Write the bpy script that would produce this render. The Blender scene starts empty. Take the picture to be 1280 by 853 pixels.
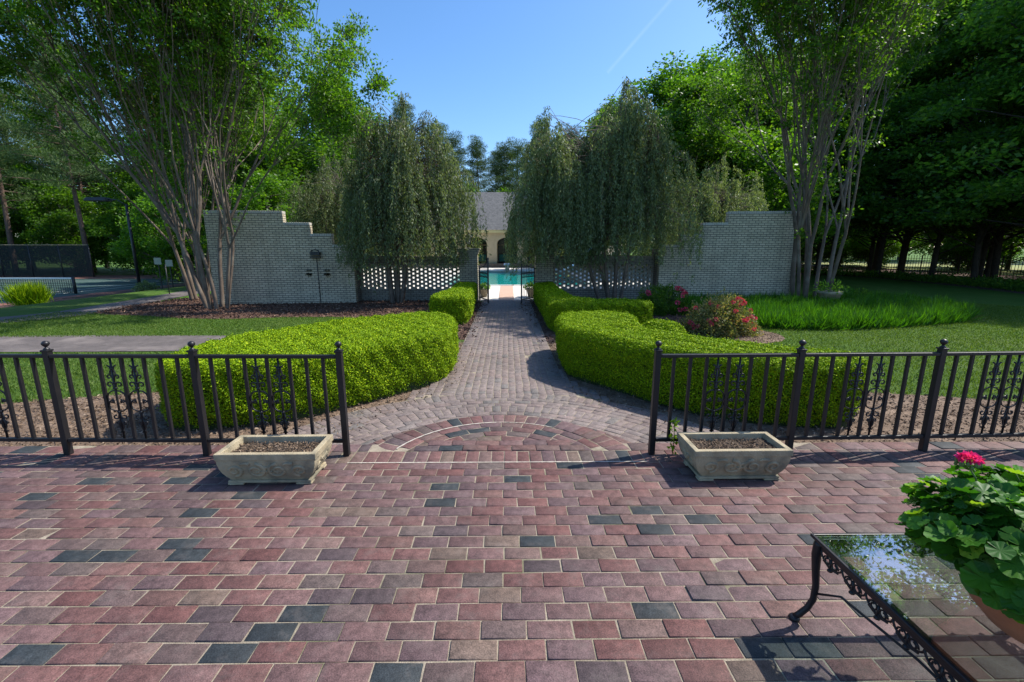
import bpy, math, random
import numpy as np
from mathutils import Vector, Matrix
R = math.radians
rng = np.random.default_rng(7)
random.seed(7)
col = bpy.context.scene.collection
scn = bpy.context.scene

# ------------------------------------------------------------ camera, sky, sun, exposure
cam_d = bpy.data.cameras.new('camera')
cam = bpy.data.objects.new('camera', cam_d)
col.objects.link(cam)
cam.location = (0, 0, 1.645)
cam.rotation_euler = (R(90) - .2045, 0, R(-.6))
cam_d.sensor_width = 36
cam_d.lens = 562 / 1280 * 36
cam_d.clip_end = 5000
scn.camera = cam

SUN_EL, SUN_AZ = 52, 72          # azimuth clockwise from +Y
world = bpy.data.worlds.new("World")
scn.world = world
world.use_nodes = True
wn, wl = world.node_tree.nodes, world.node_tree.links
bg = wn['Background']
sky = wn.new('ShaderNodeTexSky')
sky.sky_type = 'NISHITA'
sky.sun_disc = False
sky.sun_elevation = R(SUN_EL)
sky.sun_rotation = R(SUN_AZ)
sky.altitude = 200
sky.air_density = 1.0
sky.dust_density = 1.2
sky.ozone_density = 4.5
hs = wn.new('ShaderNodeHueSaturation'); hs.inputs['Saturation'].default_value = 1.18
wl.new(sky.outputs[0], hs.inputs['Color'])
# a faint contrail high in the sky, between two directions
d1, d2 = Vector((.233, 1.1026, .392)).normalized(), Vector((.349, 1.1297, .5225)).normalized()
nn = d1.cross(d2).normalized(); ax = (d2 - d1).normalized()
wtc = wn.new('ShaderNodeTexCoord')
wno = wn.new('ShaderNodeTexNoise'); wno.inputs['Scale'].default_value = 16; wno.inputs['Detail'].default_value = 4
wl.new(wtc.outputs['Generated'], wno.inputs['Vector'])
def wdot(vec):
    q = wn.new('ShaderNodeVectorMath'); q.operation = 'DOT_PRODUCT'; wl.new(wtc.outputs['Generated'], q.inputs[0]); q.inputs[1].default_value = vec; return q.outputs['Value']
def wmath(op, a, b=None):
    q = wn.new('ShaderNodeMath'); q.operation = op
    for k, v in ((0, a), (1, b)):
        if v is None: continue
        if isinstance(v, (int, float)): q.inputs[k].default_value = v
        else: wl.new(v, q.inputs[k])
    return q.outputs[0]
across = wmath('SUBTRACT', 1, wmath('DIVIDE', wmath('ABSOLUTE', wdot(nn)), .0045))
across = wmath('MAXIMUM', across, 0)
a0, a1 = d1.dot(ax) - .01, d2.dot(ax) + .02
al = wdot(ax)
ends = wmath('MULTIPLY', wmath('GREATER_THAN', al, a0), wmath('LESS_THAN', al, a1))
fade = wmath('MULTIPLY', wmath('MULTIPLY', across, ends), wmath('MULTIPLY', wno.outputs[0], .07))
wmx = wn.new('ShaderNodeMix'); wmx.data_type = 'RGBA'
wl.new(fade, wmx.inputs[0]); wl.new(hs.outputs[0], wmx.inputs[6]); wmx.inputs[7].default_value = (8, 8.5, 9, 1)
wl.new(wmx.outputs[2], bg.inputs[0])
bg.inputs[1].default_value = .15

sd = bpy.data.lights.new('sun', 'SUN')
sd.energy = 4.4
sd.angle = R(.5)
sd.color = (1, .95, .87)
sun = bpy.data.objects.new('sun', sd)
col.objects.link(sun)
sv = Vector((math.cos(R(SUN_EL)) * math.sin(R(SUN_AZ)), math.cos(R(SUN_EL)) * math.cos(R(SUN_AZ)), math.sin(R(SUN_EL))))
sun.rotation_euler = sv.to_track_quat('Z', 'Y').to_euler()
sun.location = sv * 60

scn.view_settings.view_transform = 'Standard'
scn.view_settings.look = 'None'
scn.view_settings.exposure = 0.66
scn.view_settings.gamma = 1
scn.view_settings.use_curve_mapping = False
scn.render.engine = 'CYCLES'
scn.cycles.max_bounces = 8
scn.cycles.transparent_max_bounces = 8

G = -.33      # level of the lower garden, the terrace is 0

# ------------------------------------------------------------ object helpers
def tag(o, label=None, cat=None, group=None, kind=None):
    if label: o['label'] = label
    if cat: o['category'] = cat
    if group: o['group'] = group
    if kind: o['kind'] = kind
    return o

def empty(name, loc=(0, 0, 0), rz=0, label=None, cat=None, group=None):
    o = bpy.data.objects.new(name, None)
    col.objects.link(o)
    o.location = loc
    o.rotation_euler.z = rz
    o.empty_display_size = .1
    return tag(o, label, cat, group)

KIDS = {}
def link(name, me, parent, loc=(0, 0, 0)):
    o = bpy.data.objects.new(name, me)
    col.objects.link(o)
    if parent is not None:
        o.parent = parent
        KIDS.setdefault(parent.name, []).append(o)
    else:
        o.location = loc
    return o

def copy_tree(o, parent=None):
    c = o.copy()
    col.objects.link(c)
    if parent is not None:
        c.parent = parent
        KIDS.setdefault(parent.name, []).append(c)
    for ch in list(KIDS.get(o.name, [])):
        copy_tree(ch, c)
    return c

def root_loc(p):
    while p.parent is not None: p = p.parent
    return np.array(p.location)

def fast_mesh(name, V, F, mats, attrs=None, smooth=False):
    """V (n,3), F (m,k) with one k for all faces"""
    V = np.asarray(V, dtype=np.float32); F = np.asarray(F, dtype=np.int32)
    me = bpy.data.meshes.new(name)
    me.vertices.add(len(V)); me.vertices.foreach_set('co', V.ravel())
    k = F.shape[1]
    me.loops.add(F.size); me.loops.foreach_set('vertex_index', F.ravel())
    me.polygons.add(len(F)); me.polygons.foreach_set('loop_start', np.arange(0, F.size, k, dtype=np.int32))
    if smooth: me.polygons.foreach_set('use_smooth', np.ones(len(F), dtype=bool))
    me.update(calc_edges=True)
    for m in (mats if isinstance(mats, (list, tuple)) else [mats]): me.materials.append(m)
    for an, arr in (attrs or {}).items():
        arr = np.asarray(arr, dtype=np.float32)
        if arr.ndim == 1:
            a = me.attributes.new(an, 'FLOAT', 'FACE'); a.data.foreach_set('value', arr)
        else:
            a = me.attributes.new(an, 'FLOAT_COLOR', 'FACE'); a.data.foreach_set('color', arr.ravel())
    return me

class MB:
    def __init__(s): s.v = []; s.f = []; s.sm = []
    def add(s, vs, fs, smooth=False):
        b = len(s.v); s.v += [tuple(v) for v in vs]
        s.f += [tuple(b + i for i in f) for f in fs]; s.sm += [smooth] * len(fs); return s
    def box(s, c, d, rz=0, taper=1, rx=0, ry=0):
        x, y, z = d[0] / 2, d[1] / 2, d[2] / 2
        M = Matrix.Translation(c) @ Matrix.Rotation(rz, 4, 'Z') @ Matrix.Rotation(ry, 4, 'Y') @ Matrix.Rotation(rx, 4, 'X')
        P = [(-x, -y, -z), (x, -y, -z), (x, y, -z), (-x, y, -z), (-x * taper, -y * taper, z), (x * taper, -y * taper, z), (x * taper, y * taper, z), (-x * taper, y * taper, z)]
        return s.add([M @ Vector(p) for p in P], [(3, 2, 1, 0), (4, 5, 6, 7), (0, 1, 5, 4), (1, 2, 6, 5), (2, 3, 7, 6), (3, 0, 4, 7)])
    def bar(s, a, b, w, h=None):          # square bar from a to b
        a, b = Vector(a), Vector(b); h = h or w
        d = (b - a).normalized()
        up = Vector((0, 0, 1)) if abs(d.z) < .9 else Vector((0, 1, 0))
        sx = d.cross(up).normalized() * w / 2; sy = sx.cross(d).normalized() * h / 2
        P = [q + u for q in (a, b) for u in (-sx - sy, sx - sy, sx + sy, -sx + sy)]
        return s.add(P, [(3, 2, 1, 0), (4, 5, 6, 7), (0, 1, 5, 4), (1, 2, 6, 5), (2, 3, 7, 6), (3, 0, 4, 7)])
    def tube(s, pts, rad, n=6, cap=True):
        pts = [Vector(p) for p in pts]
        if not hasattr(rad, '__len__'): rad = [rad] * len(pts)
        vs = []; prev = None
        for i, p in enumerate(pts):
            d = (pts[min(i + 1, len(pts) - 1)] - pts[max(i - 1, 0)])
            if d.length < 1e-9: d = Vector((0, 0, 1))
            d.normalize()
            if prev is None:
                u = d.orthogonal().normalized()
            else:
                u = (prev - d * prev.dot(d))
                u = u.normalized() if u.length > 1e-6 else d.orthogonal().normalized()
            prev = u; w = d.cross(u)
            for k in range(n):
                a = 2 * math.pi * k / n
                vs.append(p + (u * math.cos(a) + w * math.sin(a)) * rad[i])
        fs = []
        for i in range(len(pts) - 1):
            for k in range(n):
                k2 = (k + 1) % n
                fs.append((i * n + k, i * n + k2, (i + 1) * n + k2, (i + 1) * n + k))
        s.add(vs, fs, True)
        if cap:
            b = len(s.v) - len(vs)
            s.f += [tuple(b + k for k in reversed(range(n))), tuple(b + (len(pts) - 1) * n + k for k in range(n))]
            s.sm += [False, False]
        return s
    def lathe(s, c, prof, n=20, smooth=True):      # prof list of (r, z)
        vs = []
        for r, z in prof:
            for k in range(n):
                a = 2 * math.pi * k / n
                vs.append((c[0] + r * math.cos(a), c[1] + r * math.sin(a), c[2] + z))
        fs = []
        for i in range(len(prof) - 1):
            for k in range(n):
                k2 = (k + 1) % n
                fs.append((i * n + k, i * n + k2, (i + 1) * n + k2, (i + 1) * n + k))
        return s.add(vs, fs, smooth)
    def prism(s, poly, z0, z1):
        n = len(poly)
        vs = [(p[0], p[1], z0) for p in poly] + [(p[0], p[1], z1) for p in poly]
        fs = [tuple(reversed(range(n))), tuple(range(n, 2 * n))] + [(i, (i + 1) % n, n + (i + 1) % n, n + i) for i in range(n)]
        return s.add(vs, fs)
    def build(s, name, mat, parent=None, bevel=0):
        V = np.array(s.v, dtype=float)
        if parent is not None: o0 = root_loc(parent)
        else: o0 = np.array([(V[:, 0].min() + V[:, 0].max()) / 2, (V[:, 1].min() + V[:, 1].max()) / 2, V[:, 2].min()])
        me = bpy.data.meshes.new(name)
        me.from_pydata([tuple(v) for v in (V - o0)], [], s.f)
        me.polygons.foreach_set('use_smooth', s.sm)
        me.materials.append(mat)
        o = link(name, me, parent, tuple(o0))
        if bevel:
            b = o.modifiers.new('bevel', 'BEVEL'); b.width = bevel; b.segments = 2; b.limit_method = 'ANGLE'; b.angle_limit = R(40)
        return o

# ------------------------------------------------------------ material helpers
def newmat(name):
    m = bpy.data.materials.new(name); m.use_nodes = True
    return m, m.node_tree.nodes, m.node_tree.links, m.node_tree.nodes['Principled BSDF']

def surf(name, c1, c2=None, scale=5, rough=.7, bump=0, bscale=40, metal=0, spec=.5, detail=6, c3=None, s3=.5, coat=0):
    m, n, l, p = newmat(name)
    p.inputs['Roughness'].default_value = rough
    p.inputs['Metallic'].default_value = metal
    p.inputs['Specular IOR Level'].default_value = spec
    p.inputs['Coat Weight'].default_value = coat
    tc = n.new('ShaderNodeTexCoord')
    def noise(sc, det):
        t = n.new('ShaderNodeTexNoise'); t.inputs['Scale'].default_value = sc; t.inputs['Detail'].default_value = det
        t.inputs['Roughness'].default_value = .62
        l.new(tc.outputs['Object'], t.inputs['Vector']); return t
    c2 = c2 or tuple(v * .75 for v in c1)
    r = n.new('ShaderNodeValToRGB'); t = noise(scale, detail)
    r.color_ramp.elements[0].position = .35; r.color_ramp.elements[1].position = .65
    r.color_ramp.elements[0].color = (*c1, 1); r.color_ramp.elements[1].color = (*c2, 1)
    l.new(t.outputs[0], r.inputs[0]); out = r.outputs[0]
    if c3:
        t3 = noise(s3, 5); r3 = n.new('ShaderNodeValToRGB')
        r3.color_ramp.elements[0].position = .5; r3.color_ramp.elements[1].position = .68
        l.new(t3.outputs[0], r3.inputs[0])
        mx = n.new('ShaderNodeMix'); mx.data_type = 'RGBA'
        l.new(r3.outputs[0], mx.inputs[0]); l.new(out, mx.inputs[6]); mx.inputs[7].default_value = (*c3, 1)
        out = mx.outputs[2]
    l.new(out, p.inputs['Base Color'])
    if bump:
        tb = noise(bscale, 8); b = n.new('ShaderNodeBump')
        b.inputs['Strength'].default_value = bump; b.inputs['Distance'].default_value = .02
        l.new(tb.outputs[0], b.inputs['Height']); l.new(b.outputs[0], p.inputs['Normal'])
    return m

def leafmat(name, ca, cb, cc=None, trans=.45, rough=.45, objvar=.25, spec=.35):
    """per leaf colour from the face attribute rnd, per tree shift from object random"""
    m, n, l, p = newmat(name)
    at = n.new('ShaderNodeAttribute'); at.attribute_name = 'rnd'
    r = n.new('ShaderNodeValToRGB')
    r.color_ramp.elements[0].position = 0; r.color_ramp.elements[0].color = (*ca, 1)
    r.color_ramp.elements[1].position = 1 if cc is None else .85; r.color_ramp.elements[1].color = (*cb, 1)
    if cc is not None:
        e = r.color_ramp.elements.new(1); e.color = (*cc, 1)
    l.new(at.outputs['Fac'], r.inputs[0])
    oi = n.new('ShaderNodeObjectInfo')
    h = n.new('ShaderNodeHueSaturation')
    mr = n.new('ShaderNodeMapRange'); mr.inputs[3].default_value = 1 - objvar; mr.inputs[4].default_value = 1 + objvar
    l.new(oi.outputs['Random'], mr.inputs[0]); l.new(mr.outputs[0], h.inputs['Value'])
    l.new(r.outputs[0], h.inputs['Color'])
    l.new(h.outputs[0], p.inputs['Base Color'])
    p.inputs['Roughness'].default_value = rough
    p.inputs['Specular IOR Level'].default_value = spec
    t = n.new('ShaderNodeBsdfTranslucent')
    g = n.new('ShaderNodeMix'); g.data_type = 'RGBA'; g.blend_type = 'MULTIPLY'; g.inputs[0].default_value = 1
    g.inputs[7].default_value = (1.5, 1.5, .6, 1)
    l.new(h.outputs[0], g.inputs[6]); l.new(g.outputs[2], t.inputs[0])
    mx = n.new('ShaderNodeMixShader'); mx.inputs[0].default_value = trans
    l.new(p.outputs[0], mx.inputs[1]); l.new(t.outputs[0], mx.inputs[2])
    l.new(mx.outputs[0], n['Material Output'].inputs[0])
    return m

M = {}
M['bark_smooth'] = surf('bark_smooth', (.145, .105, .075), (.08, .057, .042), 3, .75, .3, 12, c3=(.19, .155, .12), s3=2)
M['bark_grey'] = surf('bark_grey', (.16, .135, .11), (.08, .065, .05), 6, .9, .8, 14)
M['bark_dark'] = surf('bark_dark', (.055, .042, .033), (.025, .02, .016), 6, .95, .8, 14)
M['bark_pine'] = surf('bark_pine', (.16, .10, .075), (.07, .05, .04), 5, .95, .8, 10)
M['leaf_crepe'] = leafmat('leaf_crepe', (.04, .11, .010), (.10, .22, .014), (.19, .31, .02), .55)
M['leaf_willow'] = leafmat('leaf_willow', (.09, .125, .06), (.18, .24, .115), (.28, .33, .19), .4, .5)
M['leaf_box'] = leafmat('leaf_box', (.08, .16, .003), (.25, .385, .004), (.46, .55, .010), .13, .6, .04, .12)
M['leaf_box_core'] = surf('leaf_box_core', (.035, .06, .008), (.02, .035, .006), 20, .9, .8, 60)
M['leaf_decid'] = leafmat('leaf_decid', (.04, .11, .010), (.10, .23, .014), (.18, .31, .02), .5)
M['leaf_dark'] = leafmat('leaf_dark', (.055, .14, .024), (.12, .25, .034), (.20, .33, .04), .6)
M['leaf_pine'] = leafmat('leaf_pine', (.04, .08, .022), (.075, .13, .035), (.11, .16, .05), .2, .6)
M['leaf_rose'] = leafmat('leaf_rose', (.12, .17, .045), (.32, .30, .12), (.55, .34, .18), .35)
M['leaf_lirio'] = leafmat('leaf_lirio', (.025, .09, .006), (.06, .185, .008), (.12, .29, .012), .4)
M['leaf_geranium'] = leafmat('leaf_geranium', (.03, .12, .010), (.08, .23, .014), (.24, .40, .03), .35, .5, .05)
M['petal_pink'] = leafmat('petal_pink', (.62, .015, .18), (.75, .04, .28), None, .3, .5, .02)
M['petal_red'] = leafmat('petal_red', (.45, .025, .08), (.62, .10, .18), None, .3, .5, .02)
M['grass_blade'] = leafmat('grass_blade', (.06, .115, .012), (.10, .17, .018), (.17, .22, .04), .35, .6, .02)
M['iron'] = surf('iron', (.010, .010, .0115), (.016, .014, .0155), 8, .42, .06, 120, spec=.4)
M['iron_matte'] = surf('iron_matte', (.02, .022, .026), (.012, .014, .016), 8, .5)
M['concrete'] = surf('concrete', (.42, .35, .225), (.29, .235, .145), 9, .85, .5, 90, c3=(.17, .155, .11), s3=5)
M['soil'] = surf('soil', (.10, .07, .045), (.045, .03, .02), 40, .95, 1, 70)
M['mulch'] = surf('mulch', (.10, .052, .036), (.045, .024, .017), 18, .95, 1, 45, c3=(.14, .075, .05), s3=2)
M['chip'] = leafmat('chip', (.06, .03, .02), (.14, .075, .05), (.28, .19, .13), 0, .9, .02)
M['chip_tan'] = leafmat('chip_tan', (.10, .065, .04), (.21, .145, .095), (.34, .26, .19), 0, .9, .02)
M['terracotta'] = surf('terracotta', (.50, .16, .065), (.40, .12, .05), 6, .8, .2, 60)
M['stone_white'] = surf('stone_white', (.8, .8, .78), (.7, .7, .68), 4, .5)
M['stucco'] = surf('stucco', (.62, .50, .31), (.55, .44, .27), 3, .9, .3, 60)
M['fascia'] = surf('fascia', (.80, .68, .34), (.74, .62, .30), 3, .6)
M['paint_white'] = surf('paint_white', (.8, .8, .76), (.7, .7, .66), 4, .5)
M['dark_glass'] = surf('dark_glass', (.02, .025, .028), (.03, .03, .03), 2, .12)
M['slate'] = surf('slate', (.15, .15, .15), (.08, .082, .085), 5, .85, .3, 30)
M['blue_plastic'] = surf('blue_plastic', (.25, .5, .75), (.35, .58, .8), 2, .3)
M['canvas'] = surf('canvas', (.6, .53, .4), (.5, .44, .33), 3, .9)
M['cushion_green'] = surf('cushion_green', (.06, .22, .16), (.04, .16, .12), 3, .9)

def water_mat():
    m, n, l, p = newmat('pool_water')
    p.inputs['Base Color'].default_value = (.012, .36, .33, 1)
    p.inputs['Roughness'].default_value = .06
    tc = n.new('ShaderNodeTexCoord')
    t = n.new('ShaderNodeTexNoise'); t.inputs['Scale'].default_value = 2.2; t.inputs['Detail'].default_value = 3
    l.new(tc.outputs['Object'], t.inputs['Vector'])
    b = n.new('ShaderNodeBump'); b.inputs['Strength'].default_value = .12; b.inputs['Distance'].default_value = .1
    l.new(t.outputs[0], b.inputs['Height']); l.new(b.outputs[0], p.inputs['Normal'])
    return m
M['water'] = water_mat()

def glass_mat():
    m, n, l, p = newmat('table_glass')
    t = n.new('ShaderNodeBsdfTransparent'); t.inputs[0].default_value = (.86, .94, .93, 1)
    g = n.new('ShaderNodeBsdfGlossy'); g.inputs['Roughness'].default_value = .012; g.inputs[0].default_value = (1, 1, 1, 1)
    f = n.new('ShaderNodeLayerWeight'); f.inputs[0].default_value = .5
    pw = n.new('ShaderNodeMath'); pw.operation = 'POWER'; pw.inputs[1].default_value = 3.5; l.new(f.outputs['Facing'], pw.inputs[0])
    mu = n.new('ShaderNodeMath'); mu.operation = 'MULTIPLY_ADD'; mu.inputs[1].default_value = .85; mu.inputs[2].default_value = .19; mu.use_clamp = True
    mx = n.new('ShaderNodeMixShader'); l.new(pw.outputs[0], mu.inputs[0]); l.new(mu.outputs[0], mx.inputs[0])
    l.new(t.outputs[0], mx.inputs[1]); l.new(g.outputs[0], mx.inputs[2]); l.new(mx.outputs[0], n['Material Output'].inputs[0])
    return m
M['glass'] = glass_mat()
def lamp_glass_mat():
    m, n, l, p = newmat('lantern_glass')
    p.inputs['Base Color'].default_value = (.5, .52, .5, 1)
    p.inputs['Roughness'].default_value = .2
    p.inputs['Transmission Weight'].default_value = .7
    return m
M['lantern_glass'] = lamp_glass_mat()

def paver_mat():
    m, n, l, p = newmat('pavers')
    at = n.new('ShaderNodeAttribute'); at.attribute_name = 'bcol'
    tc = n.new('ShaderNodeTexCoord')
    t = n.new('ShaderNodeTexNoise'); t.inputs['Scale'].default_value = 22; t.inputs['Detail'].default_value = 9; t.inputs['Roughness'].default_value = .7
    l.new(tc.outputs['Object'], t.inputs['Vector'])
    mr = n.new('ShaderNodeMapRange'); mr.inputs[1].default_value = .3; mr.inputs[2].default_value = .7; mr.inputs[3].default_value = .55; mr.inputs[4].default_value = 1.45
    l.new(t.outputs[0], mr.inputs[0])
    tg = n.new('ShaderNodeTexNoise'); tg.inputs['Scale'].default_value = 210; tg.inputs['Detail'].default_value = 3; l.new(tc.outputs['Object'], tg.inputs['Vector'])
    mg = n.new('ShaderNodeMapRange'); mg.inputs[1].default_value = .32; mg.inputs[2].default_value = .68; mg.inputs[3].default_value = .62; mg.inputs[4].default_value = 1.38; l.new(tg.outputs[0], mg.inputs[0])
    mgm = n.new('ShaderNodeMath'); mgm.operation = 'MULTIPLY'; l.new(mr.outputs[0], mgm.inputs[0]); l.new(mg.outputs[0], mgm.inputs[1])
    t2 = n.new('ShaderNodeTexNoise'); t2.inputs['Scale'].default_value = 1.1; t2.inputs['Detail'].default_value = 5
    l.new(tc.outputs['Object'], t2.inputs['Vector'])
    mr2 = n.new('ShaderNodeMapRange'); mr2.inputs[1].default_value = .3; mr2.inputs[2].default_value = .7; mr2.inputs[3].default_value = .82; mr2.inputs[4].default_value = 1.16
    l.new(t2.outputs[0], mr2.inputs[0])
    mu = n.new('ShaderNodeMath'); mu.operation = 'MULTIPLY'; l.new(mgm.outputs[0], mu.inputs[0]); l.new(mr2.outputs[0], mu.inputs[1])
    h = n.new('ShaderNodeHueSaturation'); l.new(mu.outputs[0], h.inputs['Value']); l.new(at.outputs['Color'], h.inputs['Color'])
    # pale efflorescence and mossy dirt with shapes of their own
    t3 = n.new('ShaderNodeTexNoise'); t3.inputs['Scale'].default_value = 7; t3.inputs['Detail'].default_value = 8; t3.inputs['Roughness'].default_value = .7
    l.new(tc.outputs['Object'], t3.inputs['Vector'])
    r3 = n.new('ShaderNodeMapRange'); r3.inputs[1].default_value = .52; r3.inputs[2].default_value = .75; r3.inputs[4].default_value = .35
    l.new(t3.outputs[0], r3.inputs[0])
    mx = n.new('ShaderNodeMix'); mx.data_type = 'RGBA'; l.new(r3.outputs[0], mx.inputs[0]); l.new(h.outputs[0], mx.inputs[6]); mx.inputs[7].default_value = (.20, .165, .145, 1)
    l.new(mx.outputs[2], p.inputs['Base Color'])
    p.inputs['Roughness'].default_value = .72; p.inputs['Specular IOR Level'].default_value = .35
    tb = n.new('ShaderNodeTexNoise'); tb.inputs['Scale'].default_value = 130; tb.inputs['Detail'].default_value = 4
    l.new(tc.outputs['Object'], tb.inputs['Vector'])
    b = n.new('ShaderNodeBump'); b.inputs['Strength'].default_value = .55; b.inputs['Distance'].default_value = .004
    l.new(tb.outputs[0], b.inputs['Height']); l.new(b.outputs[0], p.inputs['Normal'])
    return m
M['pavers'] = paver_mat()
M['joint_pale'] = surf('joint_pale', (.5, .45, .38), (.4, .35, .29), 30, .95, .4, 90)
M['joint'] = surf('joint_sand', (.36, .30, .22), (.24, .2, .145), 14, .95, .6, 120, c3=(.12, .12, .06), s3=2.2)

def brickwall_mat(name, brick, brick2, mortar, offx=0):
    m, n, l, p = newmat(name)
    tc = n.new('ShaderNodeTexCoord')
    ge = n.new('ShaderNodeNewGeometry')
    sp = n.new('ShaderNodeSeparateXYZ'); l.new(tc.outputs['Object'], sp.inputs[0])
    sn = n.new('ShaderNodeSeparateXYZ'); l.new(ge.outputs['Normal'], sn.inputs[0])
    ab = n.new('ShaderNodeMath'); ab.operation = 'ABSOLUTE'; l.new(sn.outputs[0], ab.inputs[0])
    gt = n.new('ShaderNodeMath'); gt.operation = 'GREATER_THAN'; gt.inputs[1].default_value = .7; l.new(ab.outputs[0], gt.inputs[0])
    mix = n.new('ShaderNodeMix'); l.new(gt.outputs[0], mix.inputs[0]); l.new(sp.outputs[0], mix.inputs[2]); l.new(sp.outputs[1], mix.inputs[3])
    cb = n.new('ShaderNodeCombineXYZ'); l.new(mix.outputs[0], cb.inputs[0]); l.new(sp.outputs[2], cb.inputs[1])
    bt = n.new('ShaderNodeTexBrick')
    l.new(cb.outputs[0], bt.inputs['Vector'])
    bt.inputs['Scale'].default_value = 1; bt.inputs['Brick Width'].default_value = .213; bt.inputs['Row Height'].default_value = .0762
    bt.inputs['Mortar Size'].default_value = .009; bt.inputs['Mortar Smooth'].default_value = .15; bt.inputs['Bias'].default_value = -.2
    bt.inputs['Color1'].default_value = (*brick, 1); bt.inputs['Color2'].default_value = (*brick2, 1); bt.inputs['Mortar'].default_value = (*mortar, 1)
    t = n.new('ShaderNodeTexNoise'); t.inputs['Scale'].default_value = 1.3; t.inputs['Detail'].default_value = 8; t.inputs['Roughness'].default_value = .7
    l.new(tc.outputs['Object'], t.inputs['Vector'])
    mr = n.new('ShaderNodeMapRange'); mr.inputs[1].default_value = .3; mr.inputs[2].default_value = .7; mr.inputs[3].default_value = .72; mr.inputs[4].default_value = 1.12
    l.new(t.outputs[0], mr.inputs[0])
    h = n.new('ShaderNodeHueSaturation'); l.new(mr.outputs[0], h.inputs['Value']); l.new(bt.outputs[0], h.inputs['Color'])
    mp_ = n.new('ShaderNodeMapping'); mp_.inputs['Scale'].default_value = (3.2, 3.2, .35); l.new(tc.outputs['Object'], mp_.inputs[0])
    ts_ = n.new('ShaderNodeTexNoise'); ts_.inputs['Scale'].default_value = 1.4; ts_.inputs['Detail'].default_value = 9; ts_.inputs['Roughness'].default_value = .72; l.new(mp_.outputs[0], ts_.inputs['Vector'])
    ms_ = n.new('ShaderNodeMapRange'); ms_.inputs[1].default_value = .5; ms_.inputs[2].default_value = .78; ms_.inputs[4].default_value = .6; l.new(ts_.outputs[0], ms_.inputs[0])
    mx_ = n.new('ShaderNodeMix'); mx_.data_type = 'RGBA'; l.new(ms_.outputs[0], mx_.inputs[0]); l.new(h.outputs[0], mx_.inputs[6]); mx_.inputs[7].default_value = (.15, .135, .10, 1)
    l.new(mx_.outputs[2], p.inputs['Base Color'])
    p.inputs['Roughness'].default_value = .75
    b = n.new('ShaderNodeBump'); b.invert = True; b.inputs['Strength'].default_value = 1; b.inputs['Distance'].default_value = .012
    l.new(bt.outputs['Fac'], b.inputs['Height']); l.new(b.outputs[0], p.inputs['Normal'])
    return m
M['brick_white'] = brickwall_mat('brick_white', (.60, .51, .36), (.47, .40, .28), (.11, .10, .085))
M['brick_pier'] = brickwall_mat('brick_pier', (.42, .38, .28), (.30, .265, .19), (.08, .07, .06))
M['brick_plain'] = brickwall_mat('brick_plain', (.16, .115, .085), (.12, .085, .065), (.22, .2, .17))
M['brick_lattice'] = surf('brick_lattice', (.34, .31, .25), (.25, .22, .175), 3, .85, .3, 40)

def grass_mat():
    m, n, l, p = newmat('lawn_grass')
    tc = n.new('ShaderNodeTexCoord')
    def noise(sc, det, ro=.65):
        t = n.new('ShaderNodeTexNoise'); t.inputs['Scale'].default_value = sc; t.inputs['Detail'].default_value = det; t.inputs['Roughness'].default_value = ro
        l.new(tc.outputs['Object'], t.inputs['Vector']); return t
    t = noise(30, 8, .8); r = n.new('ShaderNodeValToRGB')
    r.color_ramp.elements[0].position = .3; r.color_ramp.elements[0].color = (.035, .085, .010, 1)
    r.color_ramp.elements[1].position = .72; r.color_ramp.elements[1].color = (.10, .19, .022, 1)
    l.new(t.outputs[0], r.inputs[0])
    t2 = noise(.7, 6); r2 = n.new('ShaderNodeMapRange'); r2.inputs[1].default_value = .45; r2.inputs[2].default_value = .75; r2.inputs[4].default_value = .45
    l.new(t2.outputs[0], r2.inputs[0])
    mx = n.new('ShaderNodeMix'); mx.data_type = 'RGBA'; l.new(r2.outputs[0], mx.inputs[0]); l.new(r.outputs[0], mx.inputs[6]); mx.inputs[7].default_value = (.15, .19, .05, 1)
    l.new(mx.outputs[2], p.inputs['Base Color']); p.inputs['Roughness'].default_value = .9; p.inputs['Specular IOR Level'].default_value = .2
    tb = noise(90, 6, .8); b = n.new('ShaderNodeBump'); b.inputs['Strength'].default_value = 1; b.inputs['Distance'].default_value = .03
    l.new(tb.outputs[0], b.inputs['Height']); l.new(b.outputs[0], p.inputs['Normal'])
    return m
M['grass'] = grass_mat()
M['asphalt'] = surf('path_paving', (.12, .10, .093), (.08, .068, .063), 8, .9, .4, 50, c3=(.19, .16, .145), s3=1.2)
M['court_green'] = surf('court_green', (.035, .075, .062), (.026, .06, .05), 2, .8)
M['court_red'] = surf('court_red', (.22, .09, .06), (.17, .07, .05), 1, .9)
M['deck'] = surf('pool_deck_concrete', (.72, .68, .61), (.62, .58, .52), 5, .85, .2, 40)
M['deck_brick'] = surf('deck_brick', (.55, .38, .28), (.48, .32, .24), 12, .85, .2, 40)
M['field'] = surf('field', (.20, .24, .06), (.26, .25, .10), .3, .95)

# ------------------------------------------------------------ ground
def sm(t):
    t = np.clip(t, 0, 1); return t * t * (3 - 2 * t)
def T(x, y):
    """terrain height"""
    x = np.asarray(x, float); y = np.asarray(y, float)
    drop = sm((-x - 16) / 9) * sm((y - 8) / 10)
    z = G - .97 * drop
    z = z - .12 * sm((np.abs(x - .3) - 0) * 0 + (y - 17.6) / 1.0) * sm((9 - np.abs(x)) / 2)
    return z

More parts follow.
